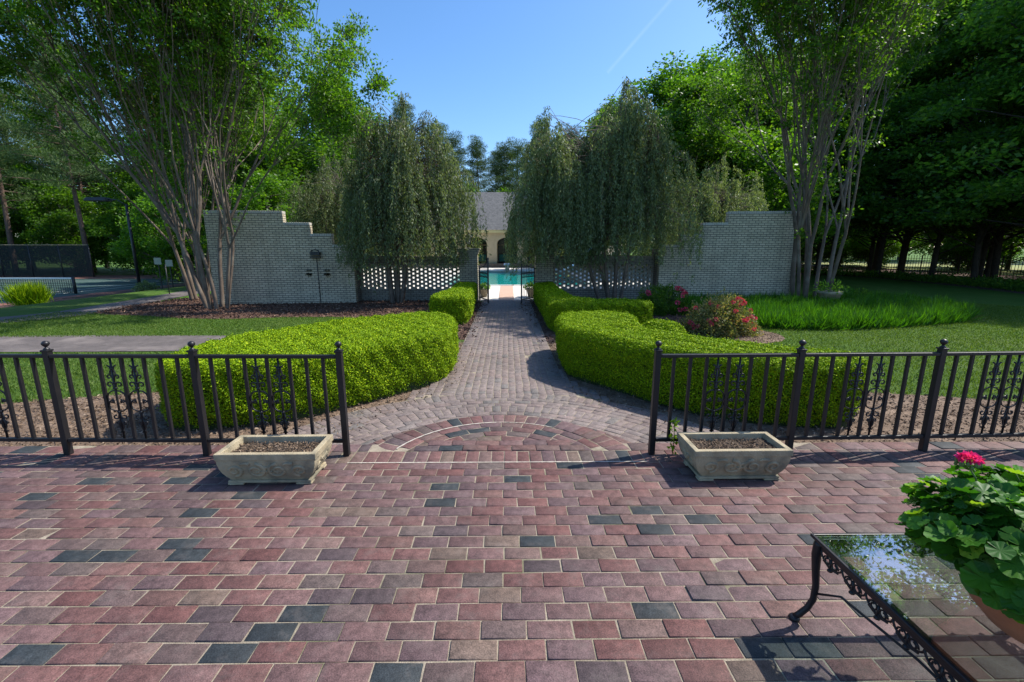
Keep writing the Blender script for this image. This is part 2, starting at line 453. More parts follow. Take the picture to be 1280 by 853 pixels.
xs = np.unique(np.concatenate([np.linspace(-2500, -80, 12), np.linspace(-80, -14, 60), np.linspace(-14, 14, 60), np.linspace(14, 80, 40), np.linspace(80, 2500, 12)]))
ys = np.unique(np.concatenate([np.linspace(-400, -8, 8), np.linspace(-8, 60, 120), np.linspace(60, 200, 20), np.linspace(200, 3000, 12)]))
X, Y = np.meshgrid(xs, ys)
Z = T(X, Y)
V = np.stack([X.ravel(), Y.ravel(), Z.ravel()], 1)
nx, ny = len(xs), len(ys)
i = np.arange(nx * ny).reshape(ny, nx)
F = np.stack([i[:-1, :-1].ravel(), i[:-1, 1:].ravel(), i[1:, 1:].ravel(), i[1:, :-1].ravel()], 1)
tag(link('lawn', fast_mesh('lawn', V, F, M['grass'], smooth=True), None), kind='structure')

def sheet(name, poly, mat, dz=.006, res=.6, kind='structure'):
    """a thin sheet following the terrain inside a polygon"""
    import bmesh
    bm = bmesh.new()
    vs = [bm.verts.new((p[0], p[1], 0)) for p in poly]
    bm.faces.new(vs)
    if res:
        x0, x1 = min(p[0] for p in poly), max(p[0] for p in poly); y0, y1 = min(p[1] for p in poly), max(p[1] for p in poly)
        for k in np.arange(x0 + res, x1, res):
            bmesh.ops.bisect_plane(bm, geom=bm.verts[:] + bm.edges[:] + bm.faces[:], plane_co=(k, 0, 0), plane_no=(1, 0, 0))
        for k in np.arange(y0 + res, y1, res):
            bmesh.ops.bisect_plane(bm, geom=bm.verts[:] + bm.edges[:] + bm.faces[:], plane_co=(0, k, 0), plane_no=(0, 1, 0))
    for v in bm.verts: v.co.z = float(T(v.co.x, v.co.y)) + dz
    bmesh.ops.recalc_face_normals(bm, faces=bm.faces[:])
    me = bpy.data.meshes.new(name); bm.to_mesh(me); bm.free(); me.materials.append(mat)
    if me.polygons and me.polygons[0].normal.z < 0: me.flip_normals()
    return tag(link(name, me, None), kind=kind)

def smooth_poly(pts, n=6):
    out = []; m = len(pts)
    for a in range(m):
        p0, p1, p2, p3 = (np.array(pts[(a + k - 1) % m], float) for k in range(4))
        for t in np.linspace(0, 1, n, endpoint=False):
            out.append(tuple(.5 * ((2 * p1) + (-p0 + p2) * t + (2 * p0 - 5 * p1 + 4 * p2 - p3) * t * t + (-p0 + 3 * p1 - 3 * p2 + p3) * t ** 3)))
    return out

def inside(px, py, poly):
    px = np.asarray(px); py = np.asarray(py); c = np.zeros(px.shape, bool); n = len(poly)
    for a in range(n):
        x1, y1 = poly[a]; x2, y2 = poly[(a + 1) % n]
        cond = ((y1 > py) != (y2 > py)) & (px < (x2 - x1) * (py - y1) / ((y2 - y1) + 1e-12) + x1)
        c ^= cond
    return c

def pts_in(poly, n):
    P = np.array(poly); out = np.zeros((0, 2))
    while len(out) < n:
        q = rng.uniform(P.min(0), P.max(0), (n * 2, 2))
        out = np.concatenate([out, q[inside(q[:, 0], q[:, 1], poly)]])
    return out[:n]

# ------------------------------------------------------------ paving
PAL = np.array([(.27, .150, .140), (.28, .125, .108), (.25, .098, .084), (.225, .140, .145), (.27, .17, .14), (.30, .155, .125), (.20, .145, .13),
                (.24, .082, .068), (.060, .072, .078), (.105, .09, .10), (.27, .20, .14), (.20, .165, .14)])
_m = np.array([.245, .145, .135]); PAL = np.where((np.arange(12) == 8)[:, None], PAL, PAL * .62 + _m * .38)
PW = np.array([.21, .17, .08, .17, .08, .09, .07, .05, .055, .035, .03, .05])
def pavers(name, quads, z, pal_mix=0, gap=.0036, kind='structure'):
    """quads (n,4,2) counter-clockwise; one chamfered block each"""
    Q = np.asarray(quads, float); n = len(Q)
    zz = (np.full(n, z) if np.isscalar(z) else np.asarray(z)) + rng.normal(0, .0016, n)
    c = Q.mean(1, keepdims=True)
    def inset(q, d):
        e1 = np.linalg.norm(q[:, 1] - q[:, 0], axis=1); e2 = np.linalg.norm(q[:, 3] - q[:, 0], axis=1)
        u = (q[:, 1] - q[:, 0]) / e1[:, None]; v = (q[:, 3] - q[:, 0]) / e2[:, None]
        r = q.copy()
        for k, (su, svv) in enumerate(((1, 1), (-1, 1), (-1, -1), (1, -1))):
            r[:, k] += u * su * d[:, None] + v * svv * d[:, None]
        return r
    g = gap * rng.uniform(.7, 1.25, n)
    Q = Q + rng.normal(0, .0011, Q.shape)
    A = inset(Q, g); B = inset(Q, g + .003)
    tx = rng.normal(0, .009, (n, 2))
    def zof(q, base): return base[:, None] + ((q - c) * tx[:, None, :]).sum(2)
    lo = np.concatenate([A, (zof(A, zz) - .03)[..., None]], 2)
    md = np.concatenate([A, (zof(A, zz) - .0022)[..., None]], 2)
    hi = np.concatenate([B, zof(B, zz)[..., None]], 2)
    V = np.concatenate([lo, md, hi], 1).reshape(-1, 3)
    base = (np.arange(n) * 12)[:, None]
    fs = [np.array([8, 9, 10, 11])]
    for k in range(4):
        k2 = (k + 1) % 4
        fs.append(np.array([k, k2, 4 + k2, 4 + k])); fs.append(np.array([4 + k, 4 + k2, 8 + k2, 8 + k]))
    F = np.concatenate([base + f[None, :] for f in fs], 0)
    idx = rng.choice(len(PAL), n, p=PW / PW.sum())
    C = PAL[idx] * rng.uniform(.84, 1.16, (n, 1)) * .46
    if pal_mix: C = C * (1 - pal_mix) + np.array([.215, .185, .165]) * pal_mix
    C4 = np.concatenate([C, np.ones((n, 1))], 1)
    C4 = np.concatenate([C4] * len(fs), 0)
    return tag(link(name, fast_mesh(name, V, F, M['pavers'], {'bcol': C4}), None), kind=kind)

def rect(x0, x1, y0, y1): return [(x0, y0), (x1, y0), (x1, y1), (x0, y1)]
BL, BW = .2032, .1016
Q = []
SOLD0, SOLD1, EDGE = 3.255, 3.458, 3.60
row = 0; y = SOLD0
while y > -3.2:
    x = -11 + (row % 2) * BL / 2 + rng.normal(0, .012)
    while x < 11:
        Q.append(rect(x, x + BL, y - BW, y)); x += BL
    y -= BW; row += 1
x = -11
while x < 11: Q.append(rect(x, x + BW, SOLD0, SOLD1)); x += BW
CX, CY, R0, R1 = -.06, 3.136, .944, 1.14
x = -11
while x < 11:
    for e0, e1 in ((x, min(x + BL, CX - 1.09)), (max(x, CX + 1.09), x + BL)):
        if e1 - e0 > .04 and e1 - e0 <= BL + .001: Q.append(rect(e0, e1, SOLD1, EDGE))
    x += BL
def arc_quads(r0, r1, step, ymin, off=0, rmid=None):
    out = []; n = max(6, int(round(2 * math.pi * ((r0 + r1) / 2) / step))); da = 2 * math.pi / n
    for k in range(n):
        a0 = (k + off) * da; a1 = a0 + da; am = (a0 + a1) / 2
        if CY + r1 * math.sin(am) < ymin: continue
        if CY + (r0 + r1) / 2 * math.sin(am) < ymin + .03: continue
        p = [(CX + r0 * math.cos(a0), CY + r0 * math.sin(a0)), (CX + r1 * math.cos(a0), CY + r1 * math.sin(a0)),
             (CX + r1 * math.cos(a1), CY + r1 * math.sin(a1)), (CX + r0 * math.cos(a1), CY + r0 * math.sin(a1))]
        out.append([(q[0], max(q[1], ymin)) for q in p])
    return out
# half round landing: straight rows, then arcs, then a soldier ring
nrow0 = len(Q)
for j in range(2):
    yy = SOLD1 + j * BW; half = math.sqrt(max(0, R0 ** 2 - (yy + BW - CY) ** 2)) - .02
    half = min(half, .62 + (.1 if j == 0 else 0))
    x = CX - half
    while x + .05 < CX + half:
        Q.append(rect(x, min(x + BL, CX + half), yy, yy + BW)); x += BL
nrow1 = len(Q)
for j, r in enumerate((R0 - BW, R0 - 2 * BW, R0 - 3 * BW, R0 - 4 * BW, R0 - 5 * BW)):
    Q += arc_quads(r, r + BW, BL, SOLD1, off=.5 * (j % 2))
Q += arc_quads(R0, R1, BW * 1.05, SOLD1)
ZT = np.where(np.isin(np.arange(len(Q)), np.arange(nrow0, nrow1)), .0055, 0.)
pavers('terrace', Q, ZT)
mb = MB()  # pale line along the ring's inner edge, wider on the left arc
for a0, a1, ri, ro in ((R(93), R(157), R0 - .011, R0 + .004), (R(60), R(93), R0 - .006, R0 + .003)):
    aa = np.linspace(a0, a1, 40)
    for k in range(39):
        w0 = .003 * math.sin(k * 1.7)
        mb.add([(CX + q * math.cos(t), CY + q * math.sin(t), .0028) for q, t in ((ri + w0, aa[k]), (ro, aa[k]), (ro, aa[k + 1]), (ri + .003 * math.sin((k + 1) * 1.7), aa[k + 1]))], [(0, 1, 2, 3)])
tag(mb.build('landing_pale_line', M['joint_pale']), kind='structure')
mb = MB(); xs_ = np.linspace(-1.25, 1.1, 120); ww = .004 + .0035 * rng.random(120)
for k in range(119): mb.add([(xs_[k], SOLD0 - ww[k], .0027), (xs_[k + 1], SOLD0 - ww[k + 1], .0027), (xs_[k + 1], SOLD0 + ww[k + 1], .0027), (xs_[k], SOLD0 + ww[k], .0027)], [(0, 1, 2, 3)])
tag(mb.build('edge_mortar', M['joint_pale']), kind='structure')
# bed under the pavers: terrace slab with landing and hidden step
mb = MB()
mb.box((0, (EDGE - 6) / 2, (-.0045 + G - .1) / 2), (22, EDGE + 6, .0955 + -G))
arc = [(CX + (R1 + .003) * math.cos(a), CY + (R1 + .003) * math.sin(a)) for a in np.linspace(R(22), R(158), 40)]
mb.prism(arc, G - .08, -.0048)
mb.build('terrace_bed', M['joint']); tag(bpy.data.objects['terrace_bed'], kind='structure')
mb = MB(); arc = [(CX + 1.5 * math.cos(a), CY + 1.5 * math.sin(a)) for a in np.linspace(R(18), R(162), 40)]
mb.prism(arc, G - .07, -.176); tag(mb.build('step_bed', M['joint']), kind='structure')
pavers('step', arc_quads(R1 + .01, 1.31, BW, EDGE + .01) + arc_quads(1.31, 1.50, BW, EDGE + .01), -.165)

# lower plaza and path
Q = []
r = 1.515; j = 0
while r < 1.98:
    Q += arc_quads(r, r + BW, BL, EDGE + .012, off=.5 * (j % 2)); r += BW; j += 1
Q += arc_quads(r, r + .2, BW, EDGE + .012); r += .2
for j in range(3): Q += arc_quads(r, r + BW, BL, EDGE + .012, off=.5 * (j % 2)); r += BW
RB = r + .2
Q += arc_quads(r, RB, BW, EDGE + .012)
PX0, PX1 = -.71, .63
ncol = 13; cw = (PX1 - PX0) / ncol
PEND = 17.0
for k in range(ncol):
    x = PX0 + k * cw
    ystart = CY + math.sqrt(RB ** 2 - (abs(x + cw / 2 - CX)) ** 2)
    y = ystart; first = BL * (.5 if k % 2 else 1)
    while y < PEND:
        y2 = min(y + first, PEND); Q.append(rect(x, x + cw, y, y2)); y = y2; first = BL
for sx, xe in ((-1, PX0), (1, PX1)):
    y = CY + math.sqrt(RB ** 2 - (xe - CX + sx * .1) ** 2) + .02
    while y < PEND:
        Q.append(rect(min(xe, xe + sx * BL), max(xe, xe + sx * BL), y, y + BW)); y += BW
# flares where the path meets the plaza
def flare_x(y): return .91 + .55 * max(0, (6.9 - y) / 1.3) ** 2
for sx in (-1, 1):
    x = .915
    while x < 1.5:
        y = 5.2 + (BL / 2 if int(x * 10) % 2 else 0)
        while y < 7:
            xc = CX * 0 + sx * (x + BW / 2) + (-.0 if sx < 0 else -.09)
            yc = y + BL / 2
            if (xc - CX) ** 2 + (yc - BL * .4 - CY) ** 2 > (RB + .0) ** 2 and x < flare_x(yc) + .02:
                Q.append(rect(xc - BW / 2, xc + BW / 2, y, y + BL))
            y += BL
        x += BW
Q = np.array(Q)
pavers('path', Q, G + .035, pal_mix=.62)
arcp = [(CX + (RB + .012) * math.cos(a), CY + (RB + .012) * math.sin(a)) for a in np.linspace(R(10), R(170), 50)]
mb = MB(); mb.prism(arcp, G - .05, G + .0300)
mb.prism(rect(-.92, .84, 5.5, PEND + .01), G - .051, G + .0306)
fl = [(-1.4, 5.3), (-1.25, 5.85), (-1.02, 6.35), (-.925, 6.9), (.845, 6.9), (.94, 6.35), (1.17, 5.85), (1.3, 5.3)]
mb.prism(fl[::-1], G - .052, G + .0292)
tag(mb.build('path_bed', M['joint']), kind='structure')

# side paths on the left
sheet('driveway', smooth_poly([(-30, 9.2), (-20, 9.6), (-11.6, 10.15), (-8, 10.2), (-5.2, 10.0), (-4.4, 9.3), (-5.4, 8.7), (-8, 8.55), (-11, 8.5), (-20, 8.0), (-30, 7.6)], 4), M['asphalt'], .012, 1.2)
sheet('garden_path', smooth_poly([(-26, 8.4), (-18, 11.2), (-14.5, 13.2), (-14.3, 16), (-15.2, 22), (-16.5, 29), (-15.3, 29), (-13.9, 22), (-13.0, 16), (-12.9, 12.6), (-17, 9.9), (-25, 7.4)], 4), M['asphalt'], .016, 1.0)
# mulch beds
BEDS = {
 'mulch_bed_by_wall': smooth_poly([(-12.9, 14.2), (-12.6, 18.6), (-10.5, 19.2), (-9.8, 16.6), (-5.5, 17.3), (-1.15, 17.2), (-.8, 11.2), (-.8, 9.6), (-2.2, 10.6), (-3.4, 11.9), (-4.7, 12.9), (-6.7, 12.9), (-8.2, 12.6), (-10.6, 13.2)], 4),
 'mulch_bed_left': smooth_poly([(-.7, 9.2), (-.7, 6.9), (-.8, 6.1), (-1.4, 5.1), (-1.8, 4.2), (-2.2, 3.63), (-8, 3.63), (-8, 4.9), (-6.4, 5.6), (-5.2, 5.95), (-4.5, 6.2), (-3.4, 7.4), (-2, 8.9)], 4),
 'mulch_bed_right': smooth_poly([(.7, 9.2), (.66, 6.9), (.8, 6.1), (1.4, 5.1), (1.8, 4.2), (2.2, 3.63), (9, 3.63), (9, 4.9), (7.4, 5.3), (5.8, 5.75), (4.9, 5.95), (4.3, 6.4), (3.6, 8.4), (5.9, 9.4), (6.2, 10.6), (5, 11.5), (2, 9.6)], 4),
 'mulch_bed_by_gate': smooth_poly([(.75, 17.2), (.75, 10.6), (.8, 9.2), (2.6, 10.2), (5.2, 11.8), (10, 13.6), (12.5, 15), (12, 17), (5.6, 17.2)], 4),
 'mulch_bed_by_court': smooth_poly([(-34, 15.8), (-24, 17.6), (-19.2, 20.5), (-17.8, 30), (-17.0, 38), (-26.5, 38), (-26.3, 24), (-34, 17.6)], 4),
 'woodland_floor': smooth_poly([(9, 48), (14, 40), (22, 34.5), (24.2, 30), (23.8, 25), (22.6, 20), (21, 13), (22, 5), (60, 5), (60, 60), (20, 60)], 4),
}
BZ = {}
for k, (nme, poly) in enumerate(BEDS.items()):
    m = M['mulch']
    if nme in ('mulch_bed_left', 'mulch_bed_right'): m = surf('mulch_tan', (.20, .135, .09), (.10, .065, .042), 25, .95, 1, 50, c3=(.27, .19, .13), s3=3)
    sheet(nme, poly, m, .008 + .0005 * k, 1.0 if nme != 'woodland_floor' else 3)

def leaf_quads(P, D, S, L, W, fold=0):
    """leaf shaped quads: base P, direction D, side S; L and W arrays"""
    L = np.broadcast_to(L, (len(P),))[:, None]; W = np.broadcast_to(W, (len(P),))[:, None]
    mid = P + D * L * .5
    N = np.cross(D, S)
    V = np.stack([P, mid + S * W * .5 + N * fold * W, P + D * L, mid - S * W * .5 + N * fold * W], 1).reshape(-1, 3)
    F = np.arange(len(P) * 4).reshape(-1, 4)
    return V, F
def rand_dirs(n):
    v = rng.normal(size=(n, 3)); return v / np.linalg.norm(v, axis=1)[:, None]
def perp(D, R_=None):
    r = rand_dirs(len(D)) if R_ is None else R_
    s = np.cross(D, r); return s / (np.linalg.norm(s, axis=1)[:, None] + 1e-9)
def leaf_mesh(name, P, D, S, L, W, mat, fold=0, rnd=None):
    V, F = leaf_quads(P, D, S, L, W, fold)
    return fast_mesh(name, V, F, mat, {'rnd': rng.random(len(P)) if rnd is None else rnd})
def norm(a): return a / (np.linalg.norm(a, axis=1)[:, None] + 1e-9)

def chips(name, poly, n, mat, size=.035, label='', cat='mulch', z=None):
    q = pts_in(poly, n)
    zz = (T(q[:, 0], q[:, 1]) + .015 if z is None else np.full(n, z)) + rng.uniform(0, .02, n)
    P = np.column_stack([q, zz])
    D = rand_dirs(n); D[:, 2] *= .35; D = norm(D); S = perp(D)
    o = link(name, leaf_mesh(name, P, D, S, size * rng.uniform(.5, 1.6, n), size * rng.uniform(.25, .6, n), mat), None)
    return tag(o, label, cat, kind='stuff')
chips('bark_chips', BEDS['mulch_bed_left'], 26000, M['chip_tan'], .035, 'pale shredded bark chips in the bed behind the left railing')
chips('bark_chips', BEDS['mulch_bed_right'], 26000, M['chip_tan'], .035, 'pale shredded bark chips in the bed behind the right railing')
chips('bark_chips', BEDS['mulch_bed_by_wall'], 22000, M['chip'], .07, 'dark red bark mulch at the foot of the left white brick wall')
chips('bark_chips', BEDS['mulch_bed_by_gate'], 14000, M['chip'], .07, 'dark bark mulch around the hedge and roses right of the gate')

# short lawn blades near the camera
def blades(name, poly, n, h, label, w=.006, mat='grass_blade', lean=.5, cat='grass', avoid=()):
    q = pts_in(poly, n)
    for a in avoid: q = q[~inside(q[:, 0], q[:, 1], a)]
    n = len(q)
    P = np.column_stack([q, T(q[:, 0], q[:, 1])])
    D = norm(np.column_stack([rng.normal(0, lean, (n, 2)), np.ones(n)])); S = perp(D)
    V, _ = leaf_quads(P, D, S, h * rng.uniform(.6, 1.3, n), w * rng.uniform(.7, 1.4, n))
    F = np.arange(n * 4).reshape(-1, 4)
    o = link(name, fast_mesh(name, V, F, M[mat], {'rnd': rng.random(n)}), None)
    return tag(o, label, cat, kind='stuff')
AV = list(BEDS.values())[:5] + [[(-30, 7.7), (-30, 9.3), (-4.5, 10.2), (-4.5, 8.5), (-11, 8.4)]]
blades('grass', [(-14, 4), (-14, 14), (-2, 14), (-2, 8), (-3.5, 6), (-5, 4)], 110000, .045, 'mown green lawn left of the brick path', .012, avoid=AV)
blades('grass', [(4, 5), (3, 9), (6, 13), (16, 17), (20, 12), (16, 4)], 130000, .045, 'mown green lawn right of the clipped hedges', .013, avoid=AV)

# ------------------------------------------------------------ hedges
def hedge(name, poly, z0, z1, n, label, r=.11, leaf=.022, mat='leaf_box', group=None):
    poly = smooth_poly(poly, 8); P = np.array(poly)
    cen = P.mean(0)
    nxt = np.roll(P, -1, 0); seg = nxt - P; ln = np.linalg.norm(seg, axis=1)
    area2 = (P[:, 0] * nxt[:, 1] - nxt[:, 0] * P[:, 1]).sum()
    sgn = 1 if area2 > 0 else -1
    nor = np.stack([seg[:, 1], -seg[:, 0]], 1) / ln[:, None] * sgn
    def dist(q):
        d = np.full(len(q), 9e9); ni = np.zeros(len(q), int)
        for a in range(len(P)):
            t = np.clip(((q - P[a]) @ seg[a]) / ln[a] ** 2, 0, 1)
            dd = np.linalg.norm(q - P[a] - t[:, None] * seg[a], axis=1)
            m = dd < d; d[m] = dd[m]; ni[m] = a
        return d, ni
    def bulge(x, y, z): return .012 * np.sin(x * 5.1 + z * 4 + y) + .010 * np.sin(y * 7.3 + 1.7 * x) * np.cos(z * 9 + x * 3) + .012 * np.sin(x * 19 + y * 15 + z * 17)
    area = abs(area2) / 2; per = ln.sum(); H = z1 - z0
    ns = int(n * per * H / (per * H + area)); nt = n - ns
    a = rng.choice(len(P), ns, p=ln / per); t = rng.random(ns)
    q = P[a] + seg[a] * t[:, None]; z = z0 + .04 + (H - .04) * rng.random(ns) ** .92
    ins = np.where(z > z1 - r, r - np.sqrt(np.maximum(0, r * r - (z - (z1 - r)) ** 2)), 0) + np.where(z < z0 + .25, (z0 + .25 - z) * .35, 0)
    N1 = np.column_stack([nor[a], np.where(z > z1 - r, (z - (z1 - r)) / r, 0)]); N1 = norm(N1)
    P1 = np.column_stack([q - nor[a] * ins[:, None], z])
    q = pts_in(poly, nt); d, ni = dist(q)
    dz = np.where(d < r, r - np.sqrt(np.maximum(0, r * r - (r - d) ** 2)), 0)
    P2 = np.column_stack([q, z1 - dz]); k = np.clip((r - d) / r, 0, 1)[:, None]
    N2 = norm(np.column_stack([nor[ni] * k, 1.0001 - k[:, 0]]))
    PP = np.concatenate([P1, P2]); NN = np.concatenate([N1, N2])
    b = bulge(PP[:, 0], PP[:, 1], PP[:, 2])
    PP = PP + NN * (b - np.abs(rng.normal(0, .030, len(PP))) * (1.15 - .55 * np.clip(NN[:, 2], 0, 1)))[:, None]
    tuft = rng.random(len(PP)) < .022; PP[tuft] += NN[tuft] * rng.uniform(.01, .05, (tuft.sum(), 1))
    LN = norm(NN * 1.0 + rand_dirs(len(PP)) + np.array([.1, 0, .15])); D = perp(LN); S = np.cross(LN, D)
    root = empty(name, (cen[0], cen[1], z0), label=label, cat='hedge', group=group)
    V, F = leaf_quads(PP, D, S, leaf * rng.uniform(.7, 1.4, len(PP)), leaf * .62 * rng.uniform(.8, 1.2, len(PP)))
    link('foliage', fast_mesh('foliage', V - root_loc(root), F, M[mat], {'rnd': rng.random(len(PP))}), root)
    # inner twiggy core
    mb = MB(); core = [tuple(P[i] - (nor[i] + nor[i - 1]) * .5 * .085) for i in range(0, len(P))]
    cin = [tuple(P[i] - (nor[i] + nor[i - 1]) * .5 * (.085 + r * .8)) for i in range(0, len(P))]
    m_ = len(core)
    vs = [(c[0], c[1], z0) for c in core] + [(c[0], c[1], z1 - r - .02) for c in core] + [(c[0], c[1], z1 - .085) for c in cin]
    fs = [(i, (i + 1) % m_, m_ + (i + 1) % m_, m_ + i) for i in range(m_)] + [(m_ + i, m_ + (i + 1) % m_, 2 * m_ + (i + 1) % m_, 2 * m_ + i) for i in range(m_)] + [tuple(range(2 * m_, 3 * m_))]
    mb.add(vs, fs); mb.build('core', M['leaf_box_core'], root)
    return root
HT = .45
hedge('clipped_hedge', [(-3.95, 5.0), (-3.7, 4.62), (-3.2, 4.62), (-2.5, 4.85), (-1.95, 5.3), (-1.4, 5.85), (-.93, 6.45), (-.83, 7.3), (-1.0, 8.2), (-1.35, 8.5), (-2.0, 8.4), (-2.6, 7.95), (-3.2, 7.3), (-3.75, 6.4), (-4.0, 5.6)], G, HT, 230000,
      'large curving bright green boxwood hedge left of the path, behind the left railing')
hedge('clipped_hedge', [(.93, 8.2), (.84, 7.2), (.95, 6.6), (1.45, 5.95), (1.95, 5.3), (2.5, 4.85), (3.2, 4.62), (3.8, 4.6), (4.02, 4.95), (3.75, 5.35), (3.1, 5.85), (2.5, 6.4), (2.15, 6.9), (2.3, 8.0), (2.2, 8.5), (1.6, 8.75), (1.15, 8.6)], G, HT, 220000,
      'large curving yellow-green boxwood hedge right of the path, behind the right railing')
hedge('clipped_hedge', [(-2.02, 11.85), (-1.9, 11.55), (-1.2, 11.45), (-.98, 11.8), (-1.0, 13), (-1.1, 15), (-1.12, 16.5), (-1.5, 16.7), (-1.8, 16.3), (-1.8, 14), (-2.0, 12.8)], G, .42, 90000,
      'smaller squared green hedge along the path just left of the gate', leaf=.034)
hedge('clipped_hedge', [(1.0, 16.6), (.95, 14), (.96, 12), (1.0, 10.6), (1.3, 10.15), (2.4, 10.25), (3.3, 10.35), (3.45, 10.75), (3.2, 11.1), (2.4, 11.25), (1.85, 11.7), (1.75, 13), (1.7, 15), (1.7, 16.5), (1.35, 16.8)], G, .40, 120000,
      'darker green L-shaped hedge running from the gate pier forward and right', leaf=.034)
hedge('clipped_shrub', [(2.42, 7.5), (2.75, 7.35), (3.1, 7.55), (3.15, 8.0), (2.85, 8.3), (2.5, 8.2), (2.35, 7.9)], G, .38, 22000,
      'small mounded yellow-green shrub tucked between the right hedge and the rose bush', r=.3, leaf=.028)

# ------------------------------------------------------------ front railings
BARS = [.13, .26, .39, .565, .74, .87, 1.0]      # of 1.13
def spiral(c, r0, r1, a0, a1, n=14):
    out = []
    for t in np.linspace(0, 1, n):
        r = r0 + (r1 - r0) * t; a = a0 + (a1 - a0) * t
        out.append((c[0] + r * math.cos(a), 0, c[1] + r * math.sin(a)))
    return out
def ornament_mb(zb, zt):
    mb = MB(); rr = .0062
    mb.tube([(0, 0, zb), (0, 0, zt)], .008, 6)
    h = zt - zb; z = lambda f: zb + f * h
    for s in (-1, 1):
        # lyre in the middle
        pts = [(s * x_, 0, z(f_)) for x_, f_ in ((.006, .60), (.035, .595), (.062, .565), (.072, .52), (.068, .475), (.045, .455), (.03, .475), (.034, .50))]
        mb.tube(pts, rr, 5)
        pts = [(s * x_, 0, z(f_)) for x_, f_ in ((.006, .345), (.035, .35), (.062, .375), (.072, .42), (.066, .46), (.045, .485), (.028, .47), (.03, .445))]
        mb.tube(pts, rr, 5)
        # two upper curls, one below
        for f0, w, d in ((.64, .06, 1), (.735, .05, 1), (.31, .055, -1), (.235, .04, -1)):
            c = (s * w * .62, z(f0 + .035 * d)); r_ = w * .42
            a0 = math.pi if s > 0 else 0
            P = [(s * .004, 0, z(f0 - .03 * d))] + spiral(c, r_, r_ * .35, a0, a0 - s * d * 1.75 * math.pi)
            mb.tube(P, rr * .95, 5)
        # flame bud
        mb.tube([(0, 0, z(.74)), (s * .022, 0, z(.79)), (s * .018, 0, z(.84)), (s * .004, 0, z(.87)), (s * .022, 0, z(.90)), (s * .034, 0, z(.91))], rr, 5)
        mb.tube([(0, 0, z(.26)), (s * .018, 0, z(.2)), (s * .016, 0, z(.14)), (s * .003, 0, z(.10)), (s * .016, 0, z(.075))], rr, 5)
        mb.tube([(0, 0, z(.82)), (s * .012, 0, z(.86)), (s * .014, 0, z(.9))], rr, 5)
    for f_, r_ in ((.63, .016), (.335, .014), (.87, .010), (.70, .011)):
        mb.lathe((0, 0, z(f_)), [(.001, -.012), (r_, -.006), (r_, .006), (.001, .012)], 8)
    return mb
def railing(side, x_end, sections, label):
    line = lambda x: 3.39 + .018 * (abs(x) - 1.2) + .006 * max(0, abs(x) - 3) ** 2
    root = empty('railing', (x_end, 3.39, 0), label=label, cat='railing')
    xs_ = [x_end + side * k * 1.135 for k in range(sections + 1)]
    for k, x in enumerate(xs_):
        y = line(x); m = MB()
        m.box((x, y, .43), (.045, .045, .86)); m.box((x, y, .866), (.056, .056, .014)); 
        p = m.build('post', M['iron'], root, .003)
        f = MB(); f.lathe((x, y, .873), [(.001, 0), (.022, 0), (.02, .008), (.009, .016), (.009, .022), (.018, .03), (.026, .043), (.024, .056), (.014, .066), (.001, .07)], 14)
        f.build('finial', M['iron'], p)
    orn = None
    for k in range(sections):
        x0, x1 = xs_[k], xs_[k + 1]; y0, y1 = line(x0), line(x1); ang = math.atan2(y1 - y0, x1 - x0)
        d = Vector((x1 - x0, y1 - y0, 0)).normalized() * .026
        a, b = Vector((x0, y0, 0)) + d, Vector((x1, y1, 0)) - d
        m = MB(); m.bar(a + Vector((0, 0, .822)), b + Vector((0, 0, .822)), .040, .026); m.build('top_rail', M['iron'], root, .004)
        m = MB(); m.bar(a + Vector((0, 0, .125)), b + Vector((0, 0, .125)), .029, .029); m.build('bottom_rail', M['iron'], root, .003)
        L = 1.135
        for t in BARS:
            q = Vector((x0, y0, 0)).lerp(Vector((x1, y1, 0)), t / 1.13)
            m = MB(); m.box((q.x, q.y, (.142 + .807) / 2), (.0225, .0225, .665), ang); m.build('baluster', M['iron'], root, .002)
        for t in (.4775, .6525):
            q = Vector((x0, y0, 0)).lerp(Vector((x1, y1, 0)), t / 1.13)
            if orn is None:
                me = ornament_mb(.142, .807)
                orn = me.build('scroll_ornament', M['iron'], root)
                for v in orn.data.vertices: v.co.x += x_end; v.co.y += 3.39      # build() took the root off; the ornament is local
                o = orn
            else:
                o = orn.copy(); col.objects.link(o); o.parent = root; KIDS[root.name].append(o)
            o.location = (q.x - x_end, q.y - 3.39, 0); o.rotation_euler.z = ang if side > 0 else ang - math.pi
    return root
railing(-1, -1.30, 5, 'dark iron railing with scrollwork on the left side of the terrace opening')
railing(1, 1.17, 5, 'dark iron railing with scrollwork on the right side of the terrace opening')

